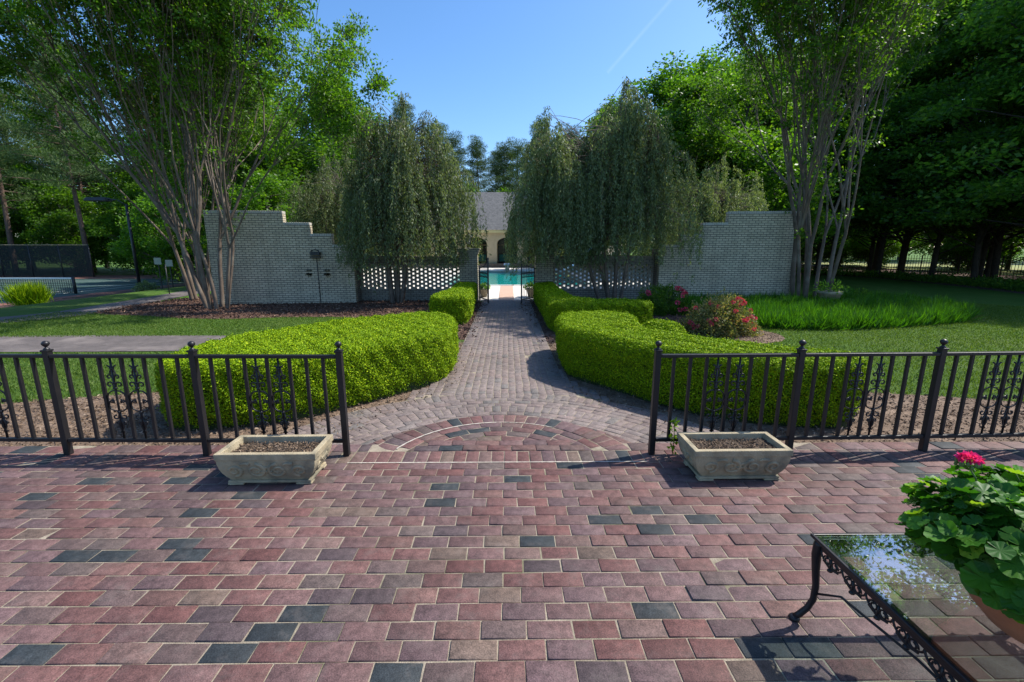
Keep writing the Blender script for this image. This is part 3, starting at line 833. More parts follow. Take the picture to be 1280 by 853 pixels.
# ------------------------------------------------------------ stone planters
def planter(x, y, rz, label):
    W, Dp, Hh = .70, .34, .245
    root = empty('planter', (x, y, .002), rz, label, 'planter', 'stone planters in front of the railings')
    def sect(w, d, z): return [(-w / 2, -d / 2, z), (w / 2, -d / 2, z), (w / 2, d / 2, z), (-w / 2, d / 2, z)]
    prof = [(.76, .74, .030), (.79, .77, .042), (.845, .83, .065), (.90, .89, .095), (.94, .935, .13), (.965, .96, .165), (.972, .968, .2)]
    mb = MB(); vs = []
    for a, b, z in prof: vs += sect(W * a, Dp * b, z)
    fs = [(3, 2, 1, 0)]
    for k in range(len(prof) - 1):
        for e in range(4):
            e2 = (e + 1) % 4; fs.append((k * 4 + e, k * 4 + e2, k * 4 + 4 + e2, k * 4 + 4 + e))
    mb.add(vs, fs)
    body = mb.build('body', M['concrete'], None); body.parent = root; body.location = (0, 0, .03); KIDS.setdefault(root.name, []).append(body)
    def put(mb_, nm, mt, par, bev=0):
        V = np.array(mb_.v, float); me = bpy.data.meshes.new(nm); me.from_pydata([tuple(v) for v in V], [], mb_.f); me.polygons.foreach_set('use_smooth', mb_.sm); me.materials.append(mt)
        o = link(nm, me, par)
        if bev: b_ = o.modifiers.new('bevel', 'BEVEL'); b_.width = bev; b_.segments = 2; b_.limit_method = 'ANGLE'
        return o
    # rim: outer lip with hollow
    mb = MB(); wo, do, wi, di = W, Dp, W - .075, Dp - .075
    vs = sect(wo, do, .198) + sect(wo, do, .245) + sect(wi, di, .245) + sect(wi - .02, di - .02, .15)
    fs = []
    for e in range(4):
        e2 = (e + 1) % 4
        fs += [(e, e2, 4 + e2, 4 + e), (4 + e, 4 + e2, 8 + e2, 8 + e), (8 + e, 8 + e2, 12 + e2, 12 + e)]
    vs2 = sect(wi, di, .198); b0 = len(vs); vs += vs2
    fs += [(e, b0 + e, b0 + (e + 1) % 4, (e + 1) % 4) for e in range(4)]
    mb.add(vs, fs); put(mb, 'rim', M['concrete'], root, .004)
    # foot
    mb = MB()
    mb.box((0, 0, .0235), (W * .83, Dp * .83, .019))
    for sx in (-1, 1):
        for sy in (-1, 1): mb.box((sx * (W * .42 - .055), sy * (Dp * .42 - .03), .007), (.11, .06, .014), 0)
    put(mb, 'foot', M['concrete'], root, .004)
    # soil
    mb = MB(); nx_, ny_ = 30, 14; vs = []
    for a in range(ny_):
        for b in range(nx_):
            vs.append(((b / (nx_ - 1) - .5) * (wi - .008), (a / (ny_ - 1) - .5) * (di - .008), .188 + .012 * rng.random() + .008 * math.sin(b * .5)))
    mb.add(vs, [(a * nx_ + b, a * nx_ + b + 1, (a + 1) * nx_ + b + 1, (a + 1) * nx_ + b) for a in range(ny_ - 1) for b in range(nx_ - 1)])
    so = put(mb, 'soil', M['soil'], root)
    n = 1400; P = np.column_stack([rng.uniform(-wi / 2 + .01, wi / 2 - .01, n), rng.uniform(-di / 2 + .01, di / 2 - .01, n), rng.uniform(.195, .212, n)])
    D = rand_dirs(n); D[:, 2] *= .4; D = norm(D)
    o = link('potting_bark', leaf_mesh('potting_bark', P, D, perp(D), rng.uniform(.008, .028, n), rng.uniform(.004, .012, n), M['chip_tan']), so); o['kind'] = 'stuff'
    # scroll relief on the four faces
    mb = MB()
    def face_pt(u, w, fy):        # u along the face, w height in .05...19
        i_ = 0
        while i_ < len(prof) - 2 and prof[i_ + 1][2] < w: i_ += 1
        a, b = prof[i_], prof[i_ + 1]; t = (w - a[2]) / (b[2] - a[2] + 1e-9); s_ = a[1] + (b[1] - a[1]) * t
        return s_
    def relief(cu, cw, r0, r1, a0, a1, side, ax):
        pts = []
        for t in np.linspace(0, 1, 20):
            r_ = r0 + (r1 - r0) * t; a_ = a0 + (a1 - a0) * t
            u = cu + r_ * 1.25 * math.cos(a_); w = min(.188, max(.045, cw + r_ * math.sin(a_)))
            s_ = face_pt(u, w, 0)
            pts.append((u, side * (Dp * s_ / 2 - .001), w) if ax == 'y' else (side * (W * s_ / 2 - .001), u, w))
        mb.tube(pts, [.014 - .007 * t for t in np.linspace(0, 1, 20)], 6)
    for side in (-1, 1):
        mb = MB()
        for s in (-1, 1):
            relief(s * .075, .115, .056, .012, R(90), R(90) + s * R(560), side, 'y')
            relief(s * .225, .115, .045, .010, R(-90), R(-90) - s * R(520), side, 'y')
            relief(s * .15, .12, .055, .05, R(60), R(120), side, 'y')
        relief(0, .165, .03, .02, R(200), R(340), side, 'y')
        for aa in (60, 90, 120): relief(.03 * math.cos(R(aa)), .09, .03, .001, R(aa), R(aa + 8), side, 'y')
        o = put(mb, 'scroll_relief', M['concrete'], body); o.location = (0, 0, -.03)
        mb = MB()
        for s in (-1, 1): relief(s * .055, .115, .04, .008, R(90), R(90) + s * R(540), side, 'x')
        relief(0, .165, .02, .015, R(200), R(340), side, 'x')
        o = put(mb, 'scroll_relief', M['concrete'], body); o.location = (0, 0, -.03)
    return root
p1 = planter(-1.685, 3.07, R(.5), 'weathered stone trough planter of bare soil before the left railing')
p2 = planter(1.665, 3.09, R(.5), 'weathered stone trough planter of bare soil before the right railing, weed sprouting behind')
# weed shoot behind the right planter
n = 60; P = np.array([1.33, 3.36, 0]) + rng.normal(0, .012, (n, 3)) * [1, 1, 0] + np.column_stack([np.zeros(n), np.zeros(n), rng.uniform(.02, .3, n)])
D = norm(rand_dirs(n) + [0, 0, .5])
w = empty('weed', (1.33, 3.36, 0), label='small yellow-green weed growing behind the right stone planter', cat='weed')
V, F = leaf_quads(P, D, perp(D), .04, .02); link('leaves', fast_mesh('leaves', V - root_loc(w), F, M['leaf_box'], {'rnd': rng.random(n)}), w)
mb = MB(); mb.tube([(1.33, 3.36, 0), (1.335, 3.355, .15), (1.325, 3.36, .3)], .003, 5); mb.build('stem', M['leaf_box_core'], w)

# ------------------------------------------------------------ glass table with geranium
def table():
    x0, x1, y0, y1, zt = 1.318, 2.42, .42, 1.735, .428
    root = empty('patio_table', ((x0 + x1) / 2, (y0 + y1) / 2, 0), label='low wrought iron patio table with a glass top at the terrace corner', cat='table')
    def frame(o, w, za, zb, nm):
        mb = MB(); X0, X1, Y0, Y1 = x0 + o, x1 - o, y0 + o, y1 - o
        for p, q in (((X0, Y0), (X1, Y0)), ((X1, Y0), (X1, Y1)), ((X1, Y1), (X0, Y1)), ((X0, Y1), (X0, Y0))):
            pass
        outer = [(X0, Y0), (X1, Y0), (X1, Y1), (X0, Y1)]; inner = [(X0 + w, Y0 + w), (X1 - w, Y0 + w), (X1 - w, Y1 - w), (X0 + w, Y1 - w)]
        vs = [(a, b, za) for a, b in outer] + [(a, b, za) for a, b in inner] + [(a, b, zb) for a, b in outer] + [(a, b, zb) for a, b in inner]
        fs = []
        for e in range(4):
            f = (e + 1) % 4
            fs += [(e, f, 8 + f, 8 + e), (4 + f, 4 + e, 12 + e, 12 + f), (8 + e, 8 + f, 12 + f, 12 + e), (f, e, 4 + e, 4 + f)]
        mb.add(vs, fs); return mb.build(nm, M['iron'], root, .0025)
    frame(0, .012, zt - .014, zt, 'top_frame'); frame(.011, .026, zt - .024, zt - .006, 'frame_moulding'); 
    mb = MB(); mb.box(((x0 + x1) / 2, (y0 + y1) / 2, zt - .002), (x1 - x0 - .03, y1 - y0 - .03, .007)); mb.build('glass_top', M['glass'], root)
    # apron of cast scrolls under each edge
    def apron(a, b):
        a, b = Vector(a), Vector(b); L = (b - a).length; d = (b - a).normalized(); mb = MB()
        mb.bar(a, b, .006, .022)
        def pt(u, z): return a + d * u + Vector((0, 0, z))
        k = int(L / .115); st = L / k
        for i_ in range(k):
            c = st * (i_ + .5)
            mb.tube([pt(c + st * .5 * math.cos(t), -.012 - .038 * math.sin(t)) for t in np.linspace(0, math.pi, 12)], .0042, 5)
            for s in (-1, 1):
                mb.tube([pt(c + s * (.022 + (.020 - .012 * t) * math.cos(t * 8)), -.032 + (.018 - .010 * t) * math.sin(t * 8)) for t in np.linspace(0, 1, 14)], .0036, 5)
            mb.tube([pt(c, -.012), pt(c, -.066)], .005, 5)
            mb.lathe(pt(c, -.064), [(.001, -.010), (.011, -.003), (.009, .004), (.001, .01)], 8)
            mb.tube([pt(c - st * .35, -.046), pt(c, -.058), pt(c + st * .35, -.046)], .004, 5)
        mb.build('scroll_apron', M['iron'], root)
    e = .022; za = zt - .035
    apron((x0 + e, y0 + .05, za), (x0 + e, y1 - .05, za)); apron((x1 - e, y0 + .05, za), (x1 - e, y1 - .05, za))
    apron((x0 + .05, y1 - e, za), (x1 - .05, y1 - e, za)); apron((x0 + .05, y0 + e, za), (x1 - .05, y0 + e, za))
    # cabriole legs bowed outwards at the foot
    for sx, lx in ((-1, x0 + .03), (1, x1 - .03)):
        for sy, ly in ((-1, y0 + .03), (1, y1 - .03)):
            prof = [(0, zt - .02, .020), (.006, .39, .021), (.010, .34, .019), (.004, .27, .016), (-.006, .19, .014), (-.004, .12, .013), (.014, .07, .013), (.042, .028, .014), (.058, .012, .013)]
            pts = [(lx + sx * o * .4 + (sx * o * .5), ly + sy * o * .35, z) for o, z, r in prof]
            mb = MB(); mb.tube(pts, [r for *_, r in prof], 8)
            q = pts[-1]; mb.lathe((q[0], q[1], 0), [(.001, .001), (.022, .001), (.024, .008), (.017, .018), (.001, .022)], 12)
            mb.build('leg', M['iron'], root)
    cxm, cym = (x0 + x1) / 2, (y0 + y1) / 2
    for sx, lx in ((-1, x0 + .03), (1, x1 - .03)):
        mb = MB(); mb.tube([(lx, y1 - .03, .15), (lx - sx * .05, y1 - .12, .21), (lx - sx * .12, cym + .25, .20), (lx - sx * .14, cym, .19), (lx - sx * .12, cym - .25, .20), (lx - sx * .05, y0 + .12, .21), (lx, y0 + .03, .15)], .0055, 6)
        mb.build('stretcher', M['iron'], root)
    mb = MB(); mb.tube([(x0 + .17, cym, .19), (cxm, cym, .2), (x1 - .17, cym, .19)], .0055, 6); mb.build('stretcher', M['iron'], root)
    return root
table()

def geranium(cx_, cy_, zb):
    pot = empty('flower_pot', (cx_, cy_, zb), label='terracotta bowl standing on the glass table under the geranium', cat='pot')
    mb = MB(); mb.lathe((cx_, cy_, zb), [(.001, 0), (.12, 0), (.128, .006), (.175, .06), (.205, .13), (.215, .165), (.224, .168), (.228, .20), (.212, .203), (.205, .19), (.20, .165), (.001, .16)], 40)
    mb.build('bowl', M['terracotta'], pot)
    mb = MB(); mb.lathe((cx_, cy_, zb), [(.167, .178), (.08, .186), (.001, .19)], 24); mb.build('soil', M['soil'], pot)
    pl = empty('geranium', (cx_, cy_, zb + .18), label='leafy geranium with one pink flower head growing in the terracotta bowl', cat='plant')
    C = np.array([cx_, cy_, zb + .29]); rad = np.array([.31, .36, .17])
    VV, FF, RR = [], [], []; stems = MB()
    nl = 1150; b = 0
    for k in range(nl):
        while True:
            d = rng.normal(size=3); d /= np.linalg.norm(d)
            if d[2] > -.62: break
        sh = rng.uniform(.62, 1.04) if k > 420 else rng.uniform(.93, 1.06)
        sh *= 1 + .13 * math.sin(d[0] * 7 + d[1] * 5 + d[2] * 6)
        p = C + d * rad * sh
        nrm = d * [.75, .75, .6] + np.array([.15, 0, .75]) + rng.normal(0, .33, 3); nrm /= np.linalg.norm(nrm)
        u = np.cross(nrm, [0, 0, 1.0]) + rng.normal(0, .05, 3); u /= np.linalg.norm(u); v = np.cross(nrm, u)
        r_ = rng.uniform(.018, .040) * (1.25 if rng.random() < .2 else 1)
        n_ = 26; ring = []; cup = rng.uniform(-.1, .45)
        for ri, fr in ((0, .45), (1, 1.0)):
            for q in range(n_):
                a = 2 * math.pi * (q / (n_ - 1)) * .955 + .14
                lobe = (1 + .045 * math.cos(5 * a) * fr + .015 * math.cos(15 * a) * fr)
                rr = r_ * fr * lobe
                hz = r_ * (cup * fr * fr + .10 * math.cos(10 * a) * fr)
                ring.append(p + u * rr * math.cos(a) + v * rr * math.sin(a) + nrm * hz)
        VV.append(p); VV += ring
        for q in range(n_ - 1):
            FF.append((b, b + 1 + q, b + 2 + q, b + 2 + q))
            FF.append((b + 1 + q, b + 1 + n_ + q, b + 2 + n_ + q, b + 2 + q))
        rv = rng.random() ** 1.3; RR += [rv] * (2 * (n_ - 1)); b += 1 + 2 * n_
        if k % 3 == 0:
            base = np.array([cx_, cy_, zb + .19]) + rng.normal(0, .03, 3) * [1, 1, 0]
            stems.tube([base, (base + p) / 2 + np.array([0, 0, .03]), p - nrm * .002], .0022, 4, cap=False)
    tris = np.array([f[:3] for f in FF if f[2] == f[3]]); quads = [f for f in FF if f[2] != f[3]]
    me = bpy.data.meshes.new('leaves'); me.from_pydata([tuple(v - root_loc(pl)) for v in VV], [], [tuple(f[:3]) if f[2] == f[3] else tuple(f) for f in FF])
    me.polygons.foreach_set('use_smooth', [True] * len(FF)); at = me.attributes.new('rnd', 'FLOAT', 'FACE'); at.data.foreach_set('value', RR); me.materials.append(M['leaf_geranium'])
    link('leaves', me, pl); stems.build('stems', surf('geranium_stem', (.12, .2, .05), (.09, .15, .04), 10, .7), pl)
    # flower head on a long stalk
    fx, fy, fz = 1.56, 1.39, .945
    mb = MB(); mb.tube([(fx + .04, fy - .02, zb + .38), (fx + .025, fy - .01, zb + .45), (fx + .005, fy, fz - .03)], .0028, 6)
    n = 16
    for k in range(n):
        a = rng.uniform(0, 6.28); q = Vector((fx + .03 * math.cos(a), fy + .03 * math.sin(a), fz - .018 + rng.uniform(-.01, .01)))
        mb.tube([(fx, fy, fz - .035), q], .0013, 4); mb.lathe(q, [(.001, -.006), (.005, -.002), (.004, .006), (.001, .010)], 6)
    st = mb.build('flower_stalk', bpy.data.materials['geranium_stem'], pl)
    n = 130; d = rand_dirs(n); d[:, 2] = np.abs(d[:, 2]) * .9 - .1
    P = np.array([fx, fy, fz]) + d * [.032, .028, .018] * rng.uniform(.55, 1.0, (n, 1)); D = norm(d + rand_dirs(n) * .9)
    V, F = leaf_quads(P, D, perp(D), .017, .015)
    link('flower', fast_mesh('flower', V - root_loc(pl), F, M['petal_pink'], {'rnd': rng.random(n)}), pl)
geranium(1.72, 1.22, .431)

# ------------------------------------------------------------ white stepped walls, lattice walls, piers
def stepped_wall(side, name_label, xa, ya, xb, yb, steps):
    """solid wall from inner corner a to outer end b; steps = list of (distance from a, top height)"""
    a = Vector((xa, ya, 0)); b = Vector((xb, yb, 0)); L = (b - a).length; d = (b - a) / L; ang = math.atan2(d.y, d.x)
    root = empty('garden_wall', (xa, ya, G), 0 if side > 0 else 0, name_label, 'wall')
    th = .30
    nrm = Vector((-d.y, d.x, 0));  nrm = nrm if nrm.y > 0 else -nrm
    # silhouette prism in one piece (local x along the wall)
    pts = [(0, G - .15)]
    prev = 0
    for dist, h in steps:
        pts.append((prev, h)); pts.append((dist, h)); prev = dist
    pts.append((L, G - .15))
    prof = pts
    mb = MB(); n = len(prof)
    vs = [(p[0], 0, p[1]) for p in prof] + [(p[0], th, p[1]) for p in prof]
    fs = [tuple(range(n)), tuple(reversed(range(n, 2 * n)))] + [((i_ + 1) % n, i_, n + i_, n + (i_ + 1) % n) for i_ in range(n)]
    mb.add(vs, fs)
    me = bpy.data.meshes.new('wall_face'); V = [(v[0] * (1 if side > 0 else 1), v[1], v[2] - G) for v in mb.v]
    me.from_pydata(V, [], mb.f); me.materials.append(M['brick_white'])
    o = link('brick_face', me, root); o.rotation_euler.z = ang if side > 0 else ang
    if side < 0:
        # mirror so that local y still points away from the camera
        for v in me.vertices: v.co.y = -v.co.y
        me.flip_normals()
    me.update()
    # coping of bricks on edge along every step, standing proud of the face
    mc = MB(); prev = 0
    for dist, h in steps:
        k = max(1, int(round((dist - prev) / .0762))); w_ = (dist - prev) / k
        for i_ in range(k):
            x = prev + (i_ + .5) * w_
            q = a + d * x + nrm * (th / 2)
            mc.box((q.x, q.y, h + .047), (w_ - .010, th + .02, .09), ang)
        prev = dist
    cop = mc.build('coping', M['brick_lattice'] if False else M['coping'], root, .004)
    # return wall of plain bricks going back to the lattice
    mr_ = MB(); q = a + nrm * (.30 + .36)
    mr_.box((a.x - side * .0 + side * .15, a.y + .30 + .32, (steps[0][1] - .05 + G) / 2), (.30, .62, steps[0][1] - .05 - G))
    mr_.build('return_wall', M['brick_plain'], root)
    return root
M['coping'] = surf('coping_brick', (.50, .47, .41), (.38, .35, .30), 5, .8, .3, 40)
st = lambda *h: h
SW = [(.70, 1.66), (1.42, 2.04), (2.28, 2.42), (4.83, 2.80)]
wl_ = stepped_wall(-1, 'white painted brick wall stepping up to the left, dark lamp bracket on it', -5.5, 16.42, -10.3, 15.92, SW)
wr_ = stepped_wall(1, 'white painted brick wall stepping up to the right behind the rose bushes', 5.5, 16.42, 10.2, 16.02, [(.70, 1.66), (1.42, 2.04), (2.28, 2.42), (4.72, 2.80)])

def lattice(x0, x1, y, label):
    root = empty('lattice_wall', ((x0 + x1) / 2, y, G), label=label, cat='wall')
    mb = MB(); mb.box(((x0 + x1) / 2, y, (G - .1 + .12) / 2 ), (x1 - x0, .2, .12 - G + .1)); mb.build('base_courses', M['brick_plain_grey'], root)
    mb = MB(); z = .12; row_ = 0
    while z < 1.02:
        x = x0 - (.155 if row_ % 2 else 0)
        while x < x1:
            a, b = max(x, x0), min(x + .205, x1)
            if b - a > .02: mb.box(((a + b) / 2, y, z + .0381), (b - a, .195, .0755))
            x += .31
        z += .0762; row_ += 1
    mb.build('pierced_bricks', M['brick_lattice'], root)
    mb = MB(); mb.box(((x0 + x1) / 2, y, z + .11), (x1 - x0, .2, .219)); mb.build('top_courses', M['brick_plain_grey'], root)
    mb = MB(); x = x0
    while x < x1 - .04:
        mb.box((x + .038, y, z + .219 + .046), (.066, .23, .09)); x += .0762
    mb.build('coping', M['brick_lattice'], root, .004)
M['brick_plain_grey'] = brickwall_mat('brick_plain_grey', (.34, .31, .25), (.25, .22, .175), (.07, .06, .05))
lattice(-5.5, -1.80, 17.15, 'pierced honeycomb brick screen wall left of the gate')
lattice(1.75, 5.5, 17.15, 'pierced honeycomb brick screen wall right of the gate')

def pier(x, y, label):
    root = empty('gate_pier', (x, y, G), label=label, cat='pier')
    mb = MB(); mb.box((x, y, (G - .1 + 1.42) / 2), (.66, .60, 1.42 - G + .1)); mb.build('shaft', M['brick_pier'], root)
    mb = MB(); mb.box((x, y, 1.46), (.72, .66, .074)); mb.box((x, y, 1.536), (.78, .72, .072)); mb.box((x, y, 1.60), (.84, .78, .05)); mb.build('corbelled_cap', M['brick_pier'], root, .006)
    return root
pier(-1.42, 16.95, 'grey brick gate pier with a stepped cap on the left of the gate')
pier(1.37, 16.95, 'grey brick gate pier with a stepped cap on the right of the gate')
def lantern(x, y, z, label):
    root = empty('lantern', (x, y, z), label=label, cat='lantern')
    mb = MB(); mb.box((x, y, z + .012), (.16, .16, .024)); mb.lathe((x, y, z + .02), [(.05, 0), (.018, .03), (.018, .10), (.05, .13)], 10); mb.build('base', M['iron_matte'], root)
    mb = MB()
    for sx in (-1, 1):
        for sy in (-1, 1): mb.bar((x + sx * .065, y + sy * .065, z + .15), (x + sx * .095, y + sy * .095, z + .40), .014)
    mb.box((x, y, z + .15), (.15, .15, .016)); mb.box((x, y, z + .40), (.22, .22, .016)); mb.build('cage', M['iron_matte'], root)
    mb = MB(); mb.box((x, y, z + .275), (.12, .12, .225), 0, 1.38); mb.build('glass', M['lantern_glass'], root)
    mb = MB(); mb.lathe((x, y, z + .408), [(.15, 0), (.10, .06), (.03, .09), (.02, .12), (.028, .14), (.001, .17)], 12); mb.build('roof', M['iron_matte'], root)
lantern(-1.42, 16.95, 1.626, 'black four-sided lantern on the left gate pier')
lantern(1.37, 16.95, 1.626, 'black four-sided lantern on the right gate pier, half hidden by weeping branches')

def gate(hx, hy, ang, w, label, s):
    root = empty('gate_leaf', (hx, hy, G + .04), label=label, cat='gate')
    d = Vector((math.cos(ang), math.sin(ang), 0)); O = Vector((hx, hy, G + .04))
    P = lambda u, z: O + d * u + Vector((0, 0, z))
    top = lambda u: 1.22 + .28 * (u / w) ** 2
    mb = MB(); mb.bar(P(0, .02), P(0, top(0)), .05); mb.build('hinge_stile', M['iron_matte'], root)
    mb = MB(); mb.bar(P(w, .02), P(w, top(w) + .05), .05); mb.lathe(P(w, top(w) + .05), [(.03, 0), (.035, .02), (.001, .06)], 10); mb.build('meeting_stile', M['iron_matte'], root)
    mb = MB()
    for z in (.14, .92, 1.06): mb.bar(P(0, z), P(w, z), .03)
    mb.tube([P(u, top(u)) for u in np.linspace(0, w, 10)], .016, 6); mb.build('rails', M['iron_matte'], root)
    mb = MB(); k = 8
    for i_ in range(1, k): u = w * i_ / k; mb.bar(P(u, .06), P(u, top(u) + .0), .016)
    for i_ in range(k): u = w * (i_ + .5) / k; mb.tube([P(u + .045 * math.cos(t), .99 + .045 * math.sin(t)) for t in np.linspace(0, 2 * math.pi, 12)], .006, 5)
    mb.build('pickets', M['iron_matte'], root)
gate(-1.02, 16.62, R(-68), .95, 'left leaf of the black iron gate, standing open', -1)
gate(1.00, 16.62, R(180 + 58), .95, 'right leaf of the black iron gate, standing open', 1)

# wall fixture on the left wall
fx = empty('wall_fountain', (-6.75, 16.25, G), label='dark metal hood and thin pipe on the left white wall', cat='wall ornament')
mb = MB(); mb.prism([(-6.91, 16.12), (-6.59, 16.12), (-6.59, 16.28), (-6.91, 16.28)], 1.38, 1.49); mb.tube([(-6.90, 16.15, 1.49), (-6.86, 16.15, 1.55), (-6.75, 16.15, 1.58), (-6.64, 16.15, 1.55), (-6.60, 16.15, 1.49)], .02, 6); mb.build('hood', M['iron_matte'], fx, .01)
mb = MB(); mb.box((-6.75, 16.19, 1.32), (.34, .10, .04)); mb.build('shelf', M['iron_matte'], fx)
mb = MB(); mb.tube([(-6.74, 16.24, 1.27), (-6.72, 16.24, G)], .014, 6); mb.build('pipe', M['iron_matte'], fx)
def plaque(x, label):
    mb = MB(); y = 16.22
    for s in (-1, 1):
        mb.prism([(x + s * a, b) for a, b in ((0, 0), (0, 0))] if False else [(x - .10, y), (x + .10, y), (x + .07, y + .06), (x - .07, y + .06)], .70, .76)
        for z, r_ in ((.86, .09), (.66, .06)):
            mb.lathe((x + s * r_ * .55, y + .02, z - r_ * .4), [(.001, 0), (r_ * .55, r_ * .35), (r_ * .35, r_ * .8), (.001, r_)], 8)
    tag(mb.build('wall_plaque', M['bronze']), label, 'wall plaque')
M['bronze'] = surf('bronze', (.13, .12, .09), (.07, .07, .05), 10, .6, .3, 40)
plaque(-7.05, 'small weathered metal plaque on the wall left of the thin pipe')
plaque(-6.42, 'small weathered metal plaque on the wall right of the thin pipe')

# ------------------------------------------------------------ pool, deck and pool house
DK = -.10
px0, px1, py0, py1 = -3.3, 4.1, 21.3, 35.4
mb = MB()
def slab(x0, x1, y0, y1, za=None, zb=None):
    z0 = DK if za is None else za; z1 = DK if zb is None else zb
    mb.add([(x0, y0, z0), (x1, y0, z0), (x1, y1, z1), (x0, y1, z1), (x0, y0, -.8), (x1, y0, -.8), (x1, y1, -.8), (x0, y1, -.8)], [(0, 1, 2, 3), (0, 4, 5, 1), (1, 5, 6, 2), (2, 6, 7, 3), (3, 7, 4, 0)])
slab(-.0 - 9, -.32, 17.45, 20.4, G + .03, DK); slab(.26, 9, 17.45, 20.4, G + .03, DK)
slab(-12, -.32, 20.4, py0); slab(.26, 12, 20.4, py0)
slab(-12, px0, py0, py1); slab(px1, 12, py0, py1); slab(-12, 12, py1, 42.5)
tag(mb.build('pool_deck', M['deck']), kind='structure')
mb = MB(); slab(-.32, .26, 17.01, 20.4, G + .032, DK + .002); slab(-.32, .26, 20.4, py0, DK + .002, DK + .002); tag(mb.build('brick_band', M['deck_brick']), kind='structure')
mb = MB(); slab(-1.8, -.32, 17.01, 17.45, G + .028, G + .03); slab(.26, 1.75, 17.01, 17.45, G + .028, G + .03); tag(mb.build('threshold', M['deck']), kind='structure')
mb = MB(); mb.add([(px0, py0, DK - .10), (px1, py0, DK - .10), (px1, py1, DK - .10), (px0, py1, DK - .10)], [(0, 1, 2, 3)]); tag(mb.build('pool_water', M['water']), kind='structure')
mb = MB()
for a, b in (((px0 - .15, py0 - .15), (px1 + .15, py0 + .1)), ((px0 - .15, py1 - .1), (px1 + .15, py1 + .15)), ((px0 - .15, py0 + .1), (px0 + .1, py1 - .1)), ((px1 - .1, py0 + .1), (px1 + .15, py1 - .1))):
    mb.prism(rect(a[0], b[0], a[1], b[1]), DK - .06, DK + .03)
tag(mb.build('pool_coping', M['paint_white']), kind='structure')
dv = empty('diving_board', (.0, 36.2, DK), label='white diving board at the far end of the pool', cat='diving board')
mb = MB(); mb.box((0, 36.2, DK + .2), (.36, .7, .4), 0, .8); mb.build('stand', M['stone_white'], dv, .02)
mb = MB(); mb.box((0, 36.0, DK + .47), (.55, 2.6, .09)); mb.build('board', M['stone_white'], dv, .02)
# slide
sl = empty('pool_slide', (4.9, 30, DK), label='pale blue curved pool slide seen over the right screen wall', cat='pool slide')
mb = MB(); L_ = []
for t in np.linspace(0, 1, 16):
    L_.append(Vector((5.6 - 1.7 * t + .25 * math.sin(t * 5), 30.2 - 1.0 * t, 2.0 - 1.75 * sm(np.array(t)) - .15 * t)))
for i_ in range(15):
    p, q = L_[i_], L_[i_ + 1]; d = (q - p).normalized(); s_ = d.cross(Vector((0, 0, 1))).normalized() * .3; u_ = Vector((0, 0, .16))
    mb.add([p - s_ + u_, p - s_ * .6, p + s_ * .6, p + s_ + u_, q - s_ + u_, q - s_ * .6, q + s_ * .6, q + s_ + u_], [(0, 1, 5, 4), (1, 2, 6, 5), (2, 3, 7, 6)], True)
o = mb.build('chute', M['blue_plastic'], sl); mo = o.modifiers.new('solid', 'SOLIDIFY'); mo.thickness = .03
mb = MB()
for dy in (-.25, .25): mb.bar((5.7, 30.2 + dy, DK), (5.65, 30.2 + dy, 2.5), .05); mb.bar((6.5, 30.2 + dy, DK), (5.7, 30.2 + dy, 1.9), .05)
for k in range(6): mb.bar((6.45 - k * .13, 29.95, .15 + k * .3), (6.45 - k * .13, 30.45, .15 + k * .3), .04)
mb.build('ladder', M['iron_matte'], sl)
# patio umbrella
um = empty('patio_umbrella', (5.6, 24.5, DK), label='beige patio umbrella beyond the right screen wall', cat='umbrella')
mb = MB(); mb.lathe((5.6, 24.5, 1.30), [(.78, 0), (.76, .02), (.42, .25), (.05, .46), (.001, .47)], 8, False); mb.build('canopy', M['canvas'], um)
mb = MB(); mb.tube([(5.6, 24.5, DK), (5.6, 24.5, 1.82)], .025, 8); mb.build('pole', M['paint_white'], um)
mb = MB(); mb.lathe((5.6, 24.5, DK), [(.28, 0), (.28, .05), (.05, .09), (.03, .2)], 16); mb.build('base', M['stone_white'], um)

